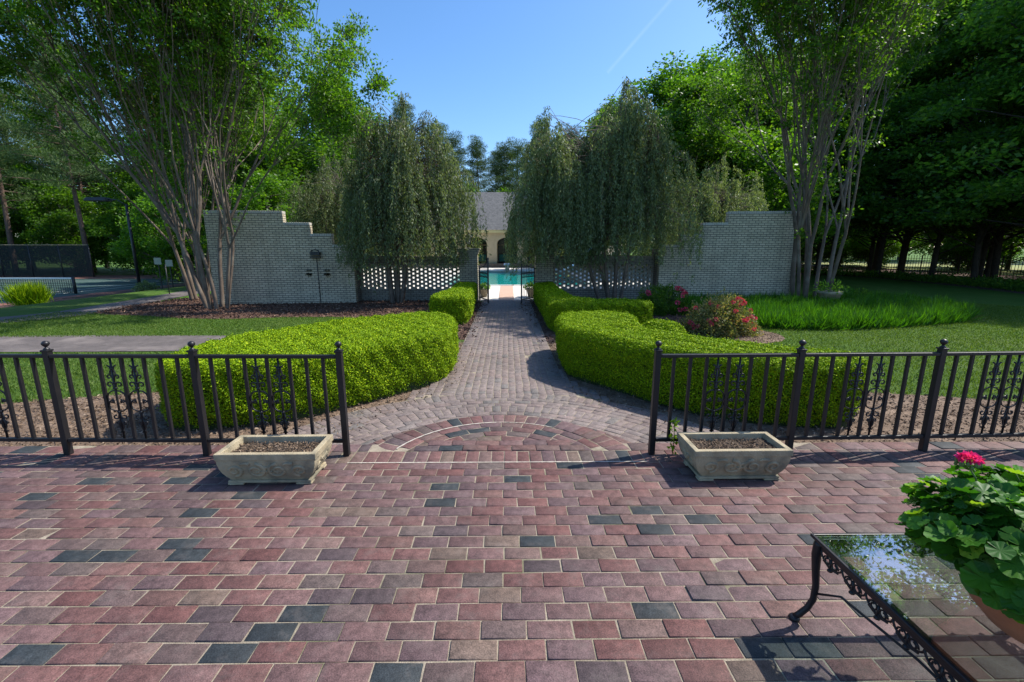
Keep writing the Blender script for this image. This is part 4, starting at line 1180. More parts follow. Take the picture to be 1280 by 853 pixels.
def pool_house():
    yF = 41.5; zb = .25
    root = empty('pool_house', (0, yF, DK), label='cream pool house with an arched loggia under a grey hipped roof', cat='building')
    mb = MB(); mb.box((0, yF + 3.2, (zb + DK - .3) / 2), (21, 8, zb - DK + .3)); mb.build('plinth', M['brick_plain'], root)
    # arcade wall with arches
    centres = [-8.8, -6.4, -4.0, -1.6, .8 - .0, 3.2, 5.6, 8.0]
    centres = [-8.25, -5.5, -2.75, 0, 2.75, 5.5, 8.25]
    hw, zs, zt = .92, 2.0, 3.0
    xs0, xs1 = -9.9, 9.9
    mb = MB(); y0, y1 = yF, yF + .35
    edges = [xs0] + [v for c in centres for v in (c - hw, c + hw)] + [xs1]
    for k in range(0, len(edges), 2): mb.box(((edges[k] + edges[k + 1]) / 2, (y0 + y1) / 2, (zb + zs) / 2), (edges[k + 1] - edges[k], .35, zs - zb))
    for c in centres:
        n_ = 12; ar = [(c - hw * math.cos(math.pi * t / n_), zs + .55 * math.sin(math.pi * t / n_)) for t in range(n_ + 1)]
        for t in range(n_):
            (xa, za), (xb, zb_) = ar[t], ar[t + 1]
            mb.add([(xa, y0, za), (xb, y0, zb_), (xb, y0, zt), (xa, y0, zt), (xa, y1, za), (xb, y1, zb_), (xb, y1, zt), (xa, y1, zt)], [(0, 1, 2, 3), (5, 4, 7, 6), (1, 0, 4, 5)])
    for k in range(0, len(edges), 2): mb.box(((edges[k] + edges[k + 1]) / 2, (y0 + y1) / 2, (zs + zt) / 2 + .0005), (edges[k + 1] - edges[k], .35, zt - zs))
    mb.build('arcade_wall', M['stucco'], root)
    mb = MB(); mb.box((0, yF + 3.2, 1.65), (19.6, .3, 2.8)); mb.box((-9.75, yF + 5, 1.65), (.3, 3.3, 2.8)); mb.box((9.75, yF + 5, 1.65), (.3, 3.3, 2.8)); mb.build('back_wall', M['brick_plain'], root)
    for c in centres:
        f = MB(); f.box((c, yF + 3.02, 1.5), (1.9, .06, 2.3)); w_ = f.build('window', M['paint_white'] if False else M['dark_glass'], root)
        f = MB()
        for dx in (-.95, 0, .95): f.box((c + dx, yF + 2.97, 1.5), (.06, .04, 2.3))
        for dz in (.38, 1.9, 2.62): f.box((c, yF + 2.972, dz), (1.9, .04, .05))
        f.build('frame', M['stucco'], w_)
    mb = MB(); mb.box((0, yF - .28, 3.08), (21.2, .10, .24)); mb.box((0, yF - .02, 3.001 + .12), (21.0, .42, .02)); mb.box((0, yF + 3.6, 3.02), (20.4, 7.2, .04)); mb.build('fascia', M['fascia'], root)
    mb = MB(); X0, X1, Y0, Y1, ze, zr = -10.7, 10.7, yF - .42, yF + 8.2, 3.2, 6.9; ym = (Y0 + Y1) / 2
    mb.add([(X0, Y0, ze), (X1, Y0, ze), (X1, Y1, ze), (X0, Y1, ze), (X0 + 4, ym, zr), (X1 - 4, ym, zr)], [(0, 1, 5, 4), (1, 2, 5), (2, 3, 4, 5), (3, 0, 4), (3, 2, 1, 0)])
    mb.build('roof', M['slate'], root)
    return root
pool_house()
def bench(x, y, label):
    root = empty('cushioned_sofa', (x, y, .25), label=label, cat='sofa', group='sofas with green cushions in the pool house loggia')
    def P(c, d, nm, mt): mb = MB(); mb.box((x + c[0], y + c[1], .25 + c[2]), d); mb.build(nm, mt, root, .03)
    P((0, 0, .22), (1.5, .75, .14), 'seat', M['cushion_green']); P((0, .32, .52), (1.5, .16, .5), 'backrest', M['cushion_green'])
    mb = MB()
    for sx in (-1, 1):
        for sy in (-1, 1): mb.bar((x + sx * .7, y + sy * .33, .25), (x + sx * .7, y + sy * .33, .42), .05)
    for sx in (-1, 1): mb.box((x + sx * .78, y, .25 + .45), (.05, .7, .06)); mb.bar((x + sx * .78, y - .3, .25), (x + sx * .78, y - .3, .7), .04); mb.bar((x + sx * .78, y + .3, .25), (x + sx * .78, y + .3, .7), .04)
    mb.build('frame', M['iron_matte'], root)
bench(-.55 - 2.2, 42.8, 'green cushioned sofa in the loggia arch left of the middle')
bench(0, 42.8, 'green cushioned sofa in the middle arch of the loggia')
bench(2.75, 42.8, 'green cushioned sofa in the loggia arch right of the middle')
def pot_plant(x, y, z, s, label):
    root = empty('potted_plant', (x, y, z), label=label, cat='potted plant')
    mb = MB(); mb.lathe((x, y, z), [(.001, 0), (.10 * s, 0), (.16 * s, .24 * s), (.18 * s, .25 * s), (.18 * s, .29 * s), (.15 * s, .28 * s), (.001, .26 * s)], 18); mb.build('pot', M['concrete'], root)
    n = 260; d = rand_dirs(n); d[:, 2] = np.abs(d[:, 2]); P = np.array([x, y, z + .27 * s]) + d * rng.uniform(.3, 1, (n, 1)) * [.24 * s, .24 * s, .22 * s]; D = norm(d + rand_dirs(n) * .5)
    V, F = leaf_quads(P, D, perp(D), .09, .05); link('leaves', fast_mesh('leaves', V - root_loc(root), F, M['leaf_dark'], {'rnd': rng.random(n)}), root)
pot_plant(-.93, 17.9, -.27, 1.1, 'potted plant just inside the gate on the left')
pot_plant(.95, 17.9, -.27, 1.2, 'potted plant just inside the gate on the right')
pot_plant(10.65, 14.75, G, 2.0, 'grey pot with drooping plant at the foot of the right crape myrtle')

# ------------------------------------------------------------ trees
def tubes_fast(segs, n=6):
    """segs: list of (points, radii); returns V,F numpy quads"""
    VV, FF = [], []; b = 0
    ang = np.arange(n) * 2 * math.pi / n
    for pts, rad in segs:
        P = np.asarray(pts, float); m = len(P)
        d = np.gradient(P, axis=0); d = norm(d)
        ref = np.array([.31, .17, .93]) if abs(d[0, 2]) < .8 else np.array([.95, .21, .2])
        u = norm(np.cross(d, ref)); w = np.cross(d, u)
        r_ = np.asarray(rad, float)[:, None, None]
        ring = P[:, None, :] + (u[:, None, :] * np.cos(ang)[None, :, None] + w[:, None, :] * np.sin(ang)[None, :, None]) * r_
        VV.append(ring.reshape(-1, 3))
        i_ = np.arange(m - 1)[:, None] * n; k = np.arange(n)[None, :]; k2 = (k + 1) % n
        FF.append((b + np.stack([i_ + k, i_ + k2, i_ + n + k2, i_ + n + k], -1)).reshape(-1, 4)); b += m * n
    return np.concatenate(VV), np.concatenate(FF)

def rotate_dir(d, ang):
    p = np.cross(d, rng.normal(size=3)); p /= np.linalg.norm(p)
    v = d * math.cos(ang) + p * math.sin(ang); return v / np.linalg.norm(v)

def spray(P0, D0, n, length, leaf, out, flat=.5):
    """small leafy twig"""
    t = rng.random(n)[:, None]
    side = perp(np.repeat(D0[None], n, 0))
    p = P0 + D0 * length * t + side * rng.uniform(0, .4, (n, 1)) * length * (.35 + .65 * t) * [1, 1, flat]
    d = norm(D0 * .5 + side + np.array([0, 0, -.15]) + rand_dirs(n) * .4)
    out.append((p, d))

def finish_tree(root, segs, leaves, bark, leafm, leaf, width, nring=6, up=.9):
    V, F = tubes_fast(segs, nring)
    link('trunk', fast_mesh('trunk', V, F, M[bark], smooth=True), root)
    P = np.concatenate([a for a, b in leaves]); D = np.concatenate([b for a, b in leaves])
    S = norm(np.cross(D, norm(rand_dirs(len(P)) + [0, 0, up])))
    link('crown', leaf_mesh('crown', P, D, S, leaf * rng.uniform(.65, 1.35, len(P)), leaf * width * rng.uniform(.8, 1.2, len(P)), M[leafm]), root)

def crepe(name, loc, label, stems, height, spread, lean, seed, dens=1.0, lowleaf=1.0, group=None):
    global rng
    rng = np.random.default_rng(seed)
    root = empty(name, loc, label=label, cat='tree', group=group)
    segs, leaves = [], []
    def grow(p, d, r, L, dep):
        n_ = 5; pts = [p]; dd = d.copy()
        for k in range(n_):
            dd = dd + rng.normal(0, .035, 3) + np.array([0, 0, .012]) * (1 if dep > 0 else 2.2); dd /= np.linalg.norm(dd)
            pts.append(pts[-1] + dd * L / n_)
        r1 = r * .8
        segs.append((pts, np.linspace(r, r1, n_ + 1)))
        zrel = pts[-1][2] / height
        # side shoots with leaves
        if dep >= 1:
            rxy = math.hypot(pts[-1][0] - lean[0] * pts[-1][2], pts[-1][1]) / (spread * max(.25, pts[-1][2] / height))
            ns = [0, .6, .8, 1.0, 1.3, 1.6, 1.8][min(dep, 6)] * dens
            if rxy > .8: ns *= 1.9
            if pts[-1][2] < height * .5: ns *= 1.0 * lowleaf
            for _ in range(rng.poisson(ns)):
                t = rng.random(); q = np.array(pts[int(t * (n_ - 1))]) * (1 - (t * (n_ - 1)) % 1) + np.array(pts[int(t * (n_ - 1)) + 1]) * ((t * (n_ - 1)) % 1)
                sdir = rotate_dir(dd, rng.uniform(.6, 1.35)); sdir[2] = sdir[2] * .35 + .02; sdir /= np.linalg.norm(sdir)
                sl_ = rng.uniform(.25, .75)
                spray(q + sdir * .05, sdir, int(rng.uniform(12, 28)), sl_, 1, leaves, .4)
                segs.append(([q, q + sdir * sl_ * .5, q + sdir * sl_], [.006, .004, .002])) if rng.random() < .35 else None
        if dep >= 6 or pts[-1][2] > height: 
            return
        kids = (3 if dep == 0 else 2) if rng.random() < .75 else 3
        for k in range(kids):
            a = rng.uniform(.10, .30) if dep > 0 else rng.uniform(.12, .36)
            grow(pts[-1], rotate_dir(dd, a), r1 * (.86 if k == 0 else rng.uniform(.6, .8)), L * rng.uniform(.78, .95), dep + 1)
    for (bx, by, tilt, az, r0) in stems:
        d = np.array([math.sin(tilt) * math.cos(az), math.sin(tilt) * math.sin(az), math.cos(tilt)])
        grow(np.array([bx, by, -.05]), d, r0, height * rng.uniform(.19, .25), 0)
    finish_tree(root, segs, leaves, 'bark_smooth', 'leaf_crepe', .105, .55)
    return root, len(segs), sum(len(a) for a, b in leaves)

def fan(n, r, tmin, tmax, seed, rr=.085, bias=0):
    g = np.random.default_rng(seed); out = []
    for k in range(n):
        az = 2 * math.pi * k / n + g.uniform(-.3, .3) + bias
        t = g.uniform(tmin, tmax)
        out.append((r * math.cos(az) * g.uniform(.5, 1), r * math.sin(az) * g.uniform(.5, 1), t, az, rr * g.uniform(.75, 1.1)))
    return out
print(crepe('crape_myrtle', (-9.6, 14.9, G), 'tall multi-stemmed crape myrtle in front of the left white wall', fan(7, .42, .03, .34, 3, .075), 10.2, 5.6, (0, 0), 11, 1.05)[1:])
print(crepe('crape_myrtle', (-11.9, 17.6, G), 'leaning multi-stemmed crape myrtle at the outer end of the left wall', fan(6, .40, .06, .42, 8, .075, 1.0), 9.6, 5.6, (-.1, 0), 12, 1.0)[1:])
print(crepe('crape_myrtle', (10.5, 15.5, G), 'tall spreading multi-stemmed crape myrtle at the end of the right wall', [(a, b, c * (.8 if math.cos(d) < 0 else 1.1), d, e) for a, b, c, d, e in fan(7, .60, .03, .36, 5, .085, .5)], 10.6, 5.4, (.08, 0), 13, 1.0)[1:])

def weeping(loc, label, stems, height, rx, ry, seed, strands, dens=1, bark='bark_smooth', tops=None, group=None, leafm='leaf_willow'):
    global rng
    rng = np.random.default_rng(seed)
    root = empty('weeping_tree', loc, label=label, cat='tree', group=group)
    segs, leaves = [], []
    tops = tops or [(0, 0, height, rx)]
    tips = []
    for si, (bx, by, tx, ty, tz, r0) in enumerate(stems):
        a = np.array([bx, by, -.05]); b = np.array([tx, ty, tz])
        pts = [a + (b - a) * t + np.array([.18 * math.sin(t * 5 + si), .12 * math.cos(t * 4 + si * 2), 0]) * t for t in np.linspace(0, 1, 9)]
        segs.append((pts, np.linspace(r0, r0 * .35, 9)))
        for k in range(14):
            t = rng.uniform(.35, 1); q = a + (b - a) * t + np.array([.18 * math.sin(t * 5 + si), .12 * math.cos(t * 4 + si * 2), 0]) * t
            tips.append((q, r0 * (1 - t * .6) * .5))
    # arching limbs then hanging strands
    anchors = [(rng.integers(len(tops)), rng.uniform(0, 2 * math.pi), math.sqrt(rng.random()), rng.uniform(0, 1)) for _ in range(max(30, strands // 16))]
    for k in range(strands):
        ai = anchors[rng.integers(len(anchors))]; cxx, cyy, ch, cr = tops[ai[0]]
        az = ai[1] + rng.normal(0, .16); rr_ = max(0, ai[2] + rng.normal(0, .07)) * (1.0 + .14 * math.sin(3 * az + seed))
        zt = ch * (1 - .30 * rr_ ** 2.2) * (.80 + .22 * ai[3]) + rng.normal(0, .12) - (0 if rng.random() < .45 else rng.uniform(0, ch * .4))
        p = np.array([cxx + cr * rr_ * math.cos(az), cyy + cr * ry / rx * rr_ * math.sin(az), zt])
        q, r0 = min((tips[j] for j in rng.integers(0, len(tips), 5)), key=lambda u: np.linalg.norm(u[0] - p) + (3 if u[0][2] > p[2] + .4 else 0))
        q = np.array(q)
        if k % 2 == 0:
            mid = (q + p) / 2 + np.array([0, 0, .25 + .1 * np.linalg.norm(p - q)])
            ts = np.linspace(0, 1, 6)[:, None]; cv = (1 - ts) ** 2 * q + 2 * ts * (1 - ts) * mid + ts ** 2 * p
            segs.append((cv, np.linspace(max(.014, r0 * .5), .006, 6)))
        Ln = rng.uniform(.6, 2.1) * (1.1 if rr_ > .7 else .8)
        Ln = min(Ln, p[2] - 1.5 + abs(rng.normal(0, .22)) * (-1 if rng.random() < .3 else .5)) if p[2] > 1.9 else .35
        if Ln < .3: continue
        sway = rng.normal(0, .10, 2) + np.array([math.cos(az), math.sin(az)]) * .16
        ts = np.linspace(0, 1, 6); st_ = np.stack([p[0] + sway[0] * np.sqrt(ts) * Ln + .03 * np.sin(ts * 6 + k), p[1] + sway[1] * np.sqrt(ts) * Ln, p[2] + .10 * np.sin(ts * 3.1) - Ln * ts ** 1.25], 1)
        if k % 5 == 0: segs.append((st_, np.linspace(.005, .0022, 6)))
        n = int(Ln * 50 * dens); t = np.sort(rng.random(n)); P = np.stack([np.interp(t, ts, st_[:, c]) for c in range(3)], 1) + rng.normal(0, .035, (n, 3))
        D = norm(np.array([0, 0, -1.0]) + rand_dirs(n) * .75); leaves.append((P, D))
    finish_tree(root, segs, leaves, bark, leafm, .10, .30, 4, 0)
    return root
weeping((-4.05, 16.3, G), 'weeping elm-like tree with grey-green hanging branches left of the gate', [(-.1, 0, -.6, .1, 4.8, .10), (.2, .05, .9, 0, 5.0, .09), (.05, .1, .1, -.3, 6.2, .08), (.1, 0, .4, .4, 5.8, .06)], 7.0, 2.2, 1.9, 21, 1700,
        tops=[(-.15, 0, 6.7, 1.4), (.6, 0, 7.25, 1.7), (.9, 0, 6.2, 2.3), (.3, 0, 5.4, 1.8), (1.0, 0, 5.6, 1.9), (.4, 0, 6.7, 2.0)])
weeping((3.75, 16.3, G), 'wide weeping tree with dark hanging branches and several stems right of the gate', [(-.35, 0, -2.2, .1, 5.0, .08), (-.05, .05, -.9, 0, 5.6, .085), (.15, .1, .2, -.3, 6.6, .09), (.35, 0, 1.3, .2, 5.6, .07), (.0, .1, -1.5, .4, 5.6, .06)], 7.4, 2.6, 2.0, 22, 2600,
        tops=[(-2.15, 0, 6.4, 1.6), (-1.7, .1, 5.4, 1.7), (-.9, .2, 5.9, 2.0), (.1, 0, 7.5, 1.5), (.6, 0, 6.9, 2.0), (.9, .2, 5.4, 2.0), (-1.9, 0, 4.8, 1.9)])
weeping((-7.6, 21.2, G), 'weeping tree rising behind the steps of the left white wall', [(-.2, 0, -.8, .1, 4.2, .10), (.2, .05, .7, 0, 4.6, .09)], 6.0, 2.6, 2.0, 23, 1000, tops=[(0, 0, 5.9, 2.0), (.9, 0, 5.2, 2.2), (-.9, 0, 5.3, 2.0)])
weeping((8.6, 20.6, G), 'weeping tree rising behind the steps of the right white wall', [(-.2, 0, -.8, .1, 4.0, .10), (.2, .05, .7, 0, 4.4, .09)], 6.0, 2.6, 2.0, 24, 1100, tops=[(-1.2, 0, 5.2, 2.0), (.6, 0, 5.9, 2.2), (1.6, 0, 5.2, 1.8)])

# generic woodland trees, built once per kind and copied
def broad_tree(seed, height, rx, zlow, clumps, nleaf, leaf, bark='bark_grey', leafm='leaf_decid', flat=.7, r0=.22, lean=.03, layered=False):
    global rng
    rng = np.random.default_rng(seed)
    root = empty('broadleaf_tree', (0, 0, 0))
    segs, leaves = [], []
    n_ = 10; ts = np.linspace(0, 1, n_); ph = rng.uniform(0, 6)
    tr = np.stack([lean * height * ts + .25 * np.sin(ts * 4 + ph) * ts, .2 * np.sin(ts * 5 + ph) * ts, ts * height * .9 - .1], 1)
    segs.append((tr, r0 * (1 - ts * .85)))
    for k in range(clumps):
        f = rng.random(); z = zlow + (height - zlow) * f
        env = rx * (math.sin(math.pi * min(1, (f * .82 + .18))) ** .6 if not layered else (1 - f * .75) ** .8 + .1)
        az = rng.uniform(0, 2 * math.pi); rr_ = env * math.sqrt(rng.random())
        c = np.array([rr_ * math.cos(az) + lean * z, rr_ * math.sin(az), z])
        cr = rng.uniform(.55, 1.15) * (rx * .30)
        n = nleaf // clumps
        d = rand_dirs(n); P = c + d * (rng.random((n, 1)) ** .45) * [cr, cr, cr * flat] + rng.normal(0, .08, (n, 3))
        if layered: P[:, 2] -= .10 * ((P[:, 0] - lean * z) ** 2 + P[:, 1] ** 2) ** .5 * .6
        D = norm(d * .6 + rand_dirs(n)); D[:, 2] *= .5; leaves.append((P, norm(D)))
        zi = min(.95, max(.1, (z - rng.uniform(.5, 2.5)) / height)); q = np.array([np.interp(zi / .9, ts, tr[:, j]) for j in range(3)])
        mid = (q + c) / 2 + rng.normal(0, .2, 3); segs.append(([q, mid, c], [r0 * .32 * (1 - zi * .6), r0 * .2 * (1 - zi * .6), .02]))
    finish_tree(root, segs, leaves, bark, leafm, leaf, .6, 6)
    return root
def pine_tree(seed, height, rx, zlow, clumps, nleaf):
    global rng
    rng = np.random.default_rng(seed)
    root = empty('pine_tree', (0, 0, 0)); segs, leaves = [], []
    ts = np.linspace(0, 1, 12); tr = np.stack([.3 * np.sin(ts * 3), .3 * np.cos(ts * 2.3), ts * height - .1], 1)
    segs.append((tr, .26 * (1 - ts * .85)))
    for k in range(clumps):
        f = (k + rng.random()) / clumps; z = zlow + (height - zlow) * f
        az = k * 2.4 + rng.normal(0, .5); ln = rx * (1.0 - .75 * f ** 1.6) * rng.uniform(.5, 1.05)
        q = np.array([np.interp(z / height, ts, tr[:, j]) for j in range(3)]); dr = np.array([math.cos(az), math.sin(az), rng.uniform(-.05, .35)])
        e = q + dr * ln; segs.append(([q, q + dr * ln * .5 + [0, 0, -.1], e], [.07 * (1 - f * .5), .045, .015]))
        for j in range(3):
            c = q + dr * ln * (.5 + .25 * j) + rng.normal(0, .25, 3); n = nleaf // clumps // 3
            d = rand_dirs(n); P = c + d * rng.random((n, 1)) ** .5 * [.95, .95, .38]
            D = norm(d + [0, 0, .6] + rand_dirs(n) * .4); leaves.append((P, D))
    finish_tree(root, segs, leaves, 'bark_pine', 'leaf_pine', .34, .16, 6, 0)
    return root

B = [broad_tree(31, 15, 5.0, 3.0, 75, 26000, .27), broad_tree(32, 13, 4.6, 1.5, 70, 26000, .27), broad_tree(33, 9, 4.0, .6, 60, 20000, .24)]
DKT = [broad_tree(41, 19, 5.6, 3.6, 95, 23000, .22, 'bark_dark', 'leaf_dark', .28, .19, .02, True), broad_tree(42, 17, 5.2, 3.4, 90, 23000, .22, 'bark_dark', 'leaf_dark', .28, .16, -.03, True)]
PN = [pine_tree(51, 24, 4.4, 9, 56, 26000), pine_tree(52, 21, 4.2, 6.5, 54, 26000)]
used = set()
def place(proto, x, y, s, rz, label, cat, group):
    if proto.name in used: o = copy_tree(proto)
    else: o = proto; used.add(proto.name)
    o.location = (x, y, float(T(x, y)) - .05); o.scale = (s, s, s); o.rotation_euler.z = rz
    tag(o, label, cat, group)
rs = random.Random(5)
LB = ('bright green broadleaf tree in the woods behind the tennis court', 'tree', 'broadleaf trees behind the tennis court')
LP = ('tall pine in the woods behind the tennis court', 'tree', 'tall pines behind the tennis court')
# left woods
for (x, y, k, s) in [(-30, 52, 1, .9), (-36, 55, 0, 1), (-43, 58, 1, 1), (-51, 57, 0, 1.05), (-60, 58, 1, 1.1), (-68, 56, 0, 1), (-57, 50.5, 2, .9), (-48.5, 52, 2, 1.0), (-40, 50.5, 2, .95), (-33.5, 48, 2, 1.0), (-27.5, 45, 2, 1.0),
                     (-25, 52, 0, 1), (-33, 63, 0, 1.25), (-45, 66, 1, 1.35), (-58, 67, 0, 1.3), (-72, 66, 1, 1.3), (-22, 60, 1, 1.2), (-65, 48, 2, 1.0), (-70, 42, 1, 1), (-29, 40, 2, .85)]:
    place(B[k], x + rs.uniform(-.5, .5), y, s, rs.uniform(0, 6), *LB)
for (x, y, k, s) in [(-43.5, 47.5, 0, .98), (-52, 49, 1, 1.1), (-50, 56, 0, 1.05), (-56, 60, 1, 1.2), (-38, 60, 0, 1.0), (-47, 62, 1, 1.1), (-64, 62, 0, 1.1), (-31, 57, 1, .95), (-35.5, 51, 1, .95), (-61, 53.5, 0, 1.0)]:
    place(PN[k], x, y, s, rs.uniform(0, 6), *LP)
# behind the left wall, between wall and pool house
LM = ('sunlit broadleaf tree rising behind the left white wall', 'tree', 'broadleaf trees behind the left wall')
for (x, y, k, s) in [(-14.5, 27, 1, .80), (-11.2, 31, 0, .78), (-17.5, 31, 0, .95), (-20.5, 37, 1, 1.0), (-14, 38, 0, 1.0), (-17, 47, 1, 1.15), (-12.2, 24, 2, .62)]:
    place(B[k], x, y, s, rs.uniform(0, 6), *LM)
LC = ('dark distant pine rising behind the pool house roof', 'tree', 'pines behind the pool house')
for (x, y, k, s) in [(-9, 62, 0, .72), (-4.2, 66, 1, .78), (-1.5, 70, 0, .66), (1.6, 66, 1, .76), (4.5, 62, 0, .74), (8.5, 64, 1, .82), (-6.5, 58, 1, .72), (-13, 60, 0, .8), (-.2, 60, 1, .70), (12.5, 62, 0, .8)]:
    place(PN[k], x, y, s, rs.uniform(0, 6), *LC)
LD = ('broadleaf tree directly behind the pool house', 'tree', 'broadleaf trees behind the pool house')
for (x, y, k, s) in [(-10, 53, 1, .8), (-5, 55, 2, 1.0), (0, 55.5, 2, .95), (4.5, 54, 2, 1.1), (9, 54, 1, .85), (13, 50, 0, .8)]:
    place(B[k], x, y, s, rs.uniform(0, 6), *LD)
# right, behind the wall
LE = ('bright green broadleaf tree rising behind the right white wall', 'tree', 'broadleaf trees behind the right wall')
for (x, y, k, s) in [(11, 29, 1, .85), (15.5, 30.5, 0, .88), (8.5, 37.5, 1, .92), (13.5, 38.5, 0, 1.05), (18.5, 37, 1, 1.15), (14.2, 25.5, 2, .85), (18.3, 44, 0, 1.2), (10.5, 46, 0, 1.0), (5.5, 47.5, 1, .9)]:
    place(B[k], x, y, s, rs.uniform(0, 6), *LE)
# right woodland
LW = ('dark trunked tree with low drooping layers of leaves at the edge of the right woodland', 'tree', 'trees along the right woodland edge')
spots = [(19.6, 37, 0), (22.2, 37.5, 1), (23.6, 34.6, 0), (26, 36, 1), (25.6, 31.2, 1), (28.2, 32.5, 0), (26.2, 27.8, 0), (29.8, 28, 1), (25.4, 24.2, 1), (28.6, 23.6, 0), (24.4, 20.4, 0), (27.8, 19.4, 1), (32, 24.5, 0), (31, 20.5, 1), (25.5, 16.2, 1), (33.5, 31, 1), (30, 37, 0), (22.5, 41.5, 1), (35.5, 27, 1), (21, 39.5, 1), (24.8, 38.6, 0), (27.5, 34.2, 1), (30.5, 34.8, 0), (27.9, 25.8, 1), (31.5, 29.5, 0), (26.8, 21.9, 0), (29.8, 21.8, 1), (34.5, 22.5, 0), (17.5, 41, 1)]
for (x, y, k) in spots:
    place(DKT[k], x + rs.uniform(-.4, .4), y + rs.uniform(-.4, .4), rs.uniform(.85, 1.08), rs.uniform(0, 6), *LW)
# farther, beyond the picket fence
LF = ('sunlit tree beyond the field past the right woodland', 'tree', 'trees beyond the field on the right')
for (x, y, k, s) in [(60, 62, 0, 1.1), (70, 55, 1, 1.1), (80, 47, 0, 1.2), (50, 68, 1, 1.1), (88, 38, 1, 1.2), (40, 72, 0, 1.2), (95, 28, 0, 1.2), (30, 72, 1, 1.2), (64, 74, 1, 1.5), (84, 66, 0, 1.6), (102, 50, 1, 1.7)]:
    place(B[k], x, y, s, rs.uniform(0, 6), *LF)
LG = ('low leafy tree just beyond the picket fence of the right woodland', 'tree', 'low trees beyond the picket fence')
for (x, y, s) in [(24, 50, .7), (30, 47, .75), (35.5, 44, .7), (40, 39, .8), (41.5, 34, .7), (43, 28.5, .8), (43.5, 22, .75), (44, 16, .8), (48, 37, .9), (50, 27, .9), (38, 52, .9), (45, 45, .9), (18, 53, .8), (51, 18, .9)]:
    place(B[2], x, y, s, rs.uniform(0, 6), *LG)
for (x, y, s) in [(27, 54, .8), (33, 50, .8), (39, 48, .8), (44.5, 40, .8), (46, 34, .8), (47, 29, .8), (48, 23, .85), (41, 25, .6), (38.5, 38.5, .6), (28, 46.5, .6), (42, 31, .6), (33, 45, .6)]:
    place(B[2], x, y, s, rs.uniform(0, 6), *LG)
sheet('field', [(36, 18), (110, 10), (110, 70), (36, 60)], M['field'], .05, 0)

# woodland fence of thin pickets
wf = empty('picket_fence', (27, 36, G), label='thin black metal picket fence among the trunks of the right woodland', cat='fence')
fp = [(19.5, 46), (27, 41), (33, 36), (36, 30), (37.5, 22), (38, 14)]
mp, mr2 = MB(), MB()
for a, b in zip(fp[:-1], fp[1:]):
    a, b = Vector((*a, G)), Vector((*b, G)); L = (b - a).length; k = int(L / .16)
    for z in (.2, 1.15): mr2.bar(a + Vector((0, 0, z)), b + Vector((0, 0, z)), .03)
    for i_ in range(k): q = a.lerp(b, i_ / k); mp.bar(q, q + Vector((0, 0, 1.4)), .022 if i_ % 14 else .06)
mr2.build('rails', M['iron_matte'], wf); mp.build('pickets', M['iron_matte'], wf)

# ------------------------------------------------------------ shrubs, roses and ground cover
def bush(name, loc, rx, ry, h, n, leaf, mat, label, flowers=0, fm='petal_red', seed=1, fr=.05, cat='shrub'):
    global rng
    rng = np.random.default_rng(seed)
    root = empty(name, loc, label=label, cat=cat)
    nc = 26; P_, D_ = [], []; segs = []
    for k in range(nc):
        d = rng.normal(size=3); d[2] = abs(d[2]); d /= np.linalg.norm(d); c = d * [rx, ry, h] * rng.uniform(.45, .82)
        cr = rng.uniform(.22, .36) * min(rx, h) * 1.1
        m = n // nc; q = rand_dirs(m); P = c + q * cr * rng.random((m, 1)) ** .4; P[:, 2] = np.abs(P[:, 2]); P_.append(P); D_.append(norm(q + rand_dirs(m) * .8 + [0, 0, .3]))
        segs.append(([np.array([0, 0, 0]), c * .5 + [0, 0, .05], c], [.02, .012, .004]))
    for k in range(40):
        d = rng.normal(size=3); d[2] = abs(d[2]) + .2; d /= np.linalg.norm(d); e = d * [rx, ry, h] * rng.uniform(.95, 1.12); m = 14; t = rng.uniform(.75, 1, (m, 1)); P_.append(e * t + rng.normal(0, .02, (m, 3))); D_.append(norm(d + rand_dirs(m)))
        segs.append(([e * .5, e * .8, e], [.006, .004, .002]))
    finish_tree(root, segs, [(np.concatenate(P_), np.concatenate(D_))], 'bark_grey', mat, leaf, .6, 4, .3)
    for k in range(flowers):
        a = rng.uniform(math.pi * .95, 2.05 * math.pi); el = rng.uniform(.1, 1.1)
        c = np.array([rx * math.cos(a) * math.cos(el), ry * math.sin(a) * math.cos(el), h * math.sin(el)]) * 1.0
        m = 26; q = rand_dirs(m); P = c + q * fr * .4; D = norm(q + rand_dirs(m) * .3)
        V, F = leaf_quads(P, D, perp(D), fr * .8, fr * .8)
        link('flower', fast_mesh('flower', V, F, M[fm], {'rnd': rng.random(m)}), root)
    return root
bush('rose_bush', (4.85, 10.2, G), .88, .65, .98, 19000, .05, 'leaf_rose', 'rose bush with orange-tinged leaves and red flowers right of the hedges', 30, 'petal_red', 61, .05)
bush('rose_bush', (4.75, 13.6, G), .85, .7, .95, 12000, .06, 'leaf_dark', 'darker rose bush with pink flowers against the end of the right wall', 13, 'petal_red', 62, .075)
bush('low_shrub', (-.0 + 13.0, 16.2, G), .8, .6, .5, 4000, .07, 'leaf_dark', 'low leafy shrub behind the pot right of the crape myrtle', 0, seed=63)
def clump(name, loc, r, h, n, w, mat, label, seed, cat='ornamental grass'):
    global rng
    rng = np.random.default_rng(seed)
    a = rng.uniform(0, 6.28, n); t = rng.uniform(.05, .75, n); D = np.stack([np.sin(t) * np.cos(a), np.sin(t) * np.sin(a), np.cos(t)], 1)
    P = np.column_stack([rng.normal(0, r * .22, (n, 2)), np.zeros(n)])
    return tag(link(name, leaf_mesh(name, P, D, perp(D), h * rng.uniform(.6, 1.15, n), w, M[mat]), None, loc), label, cat)
def court_z(x, y): return float(T(x, y))
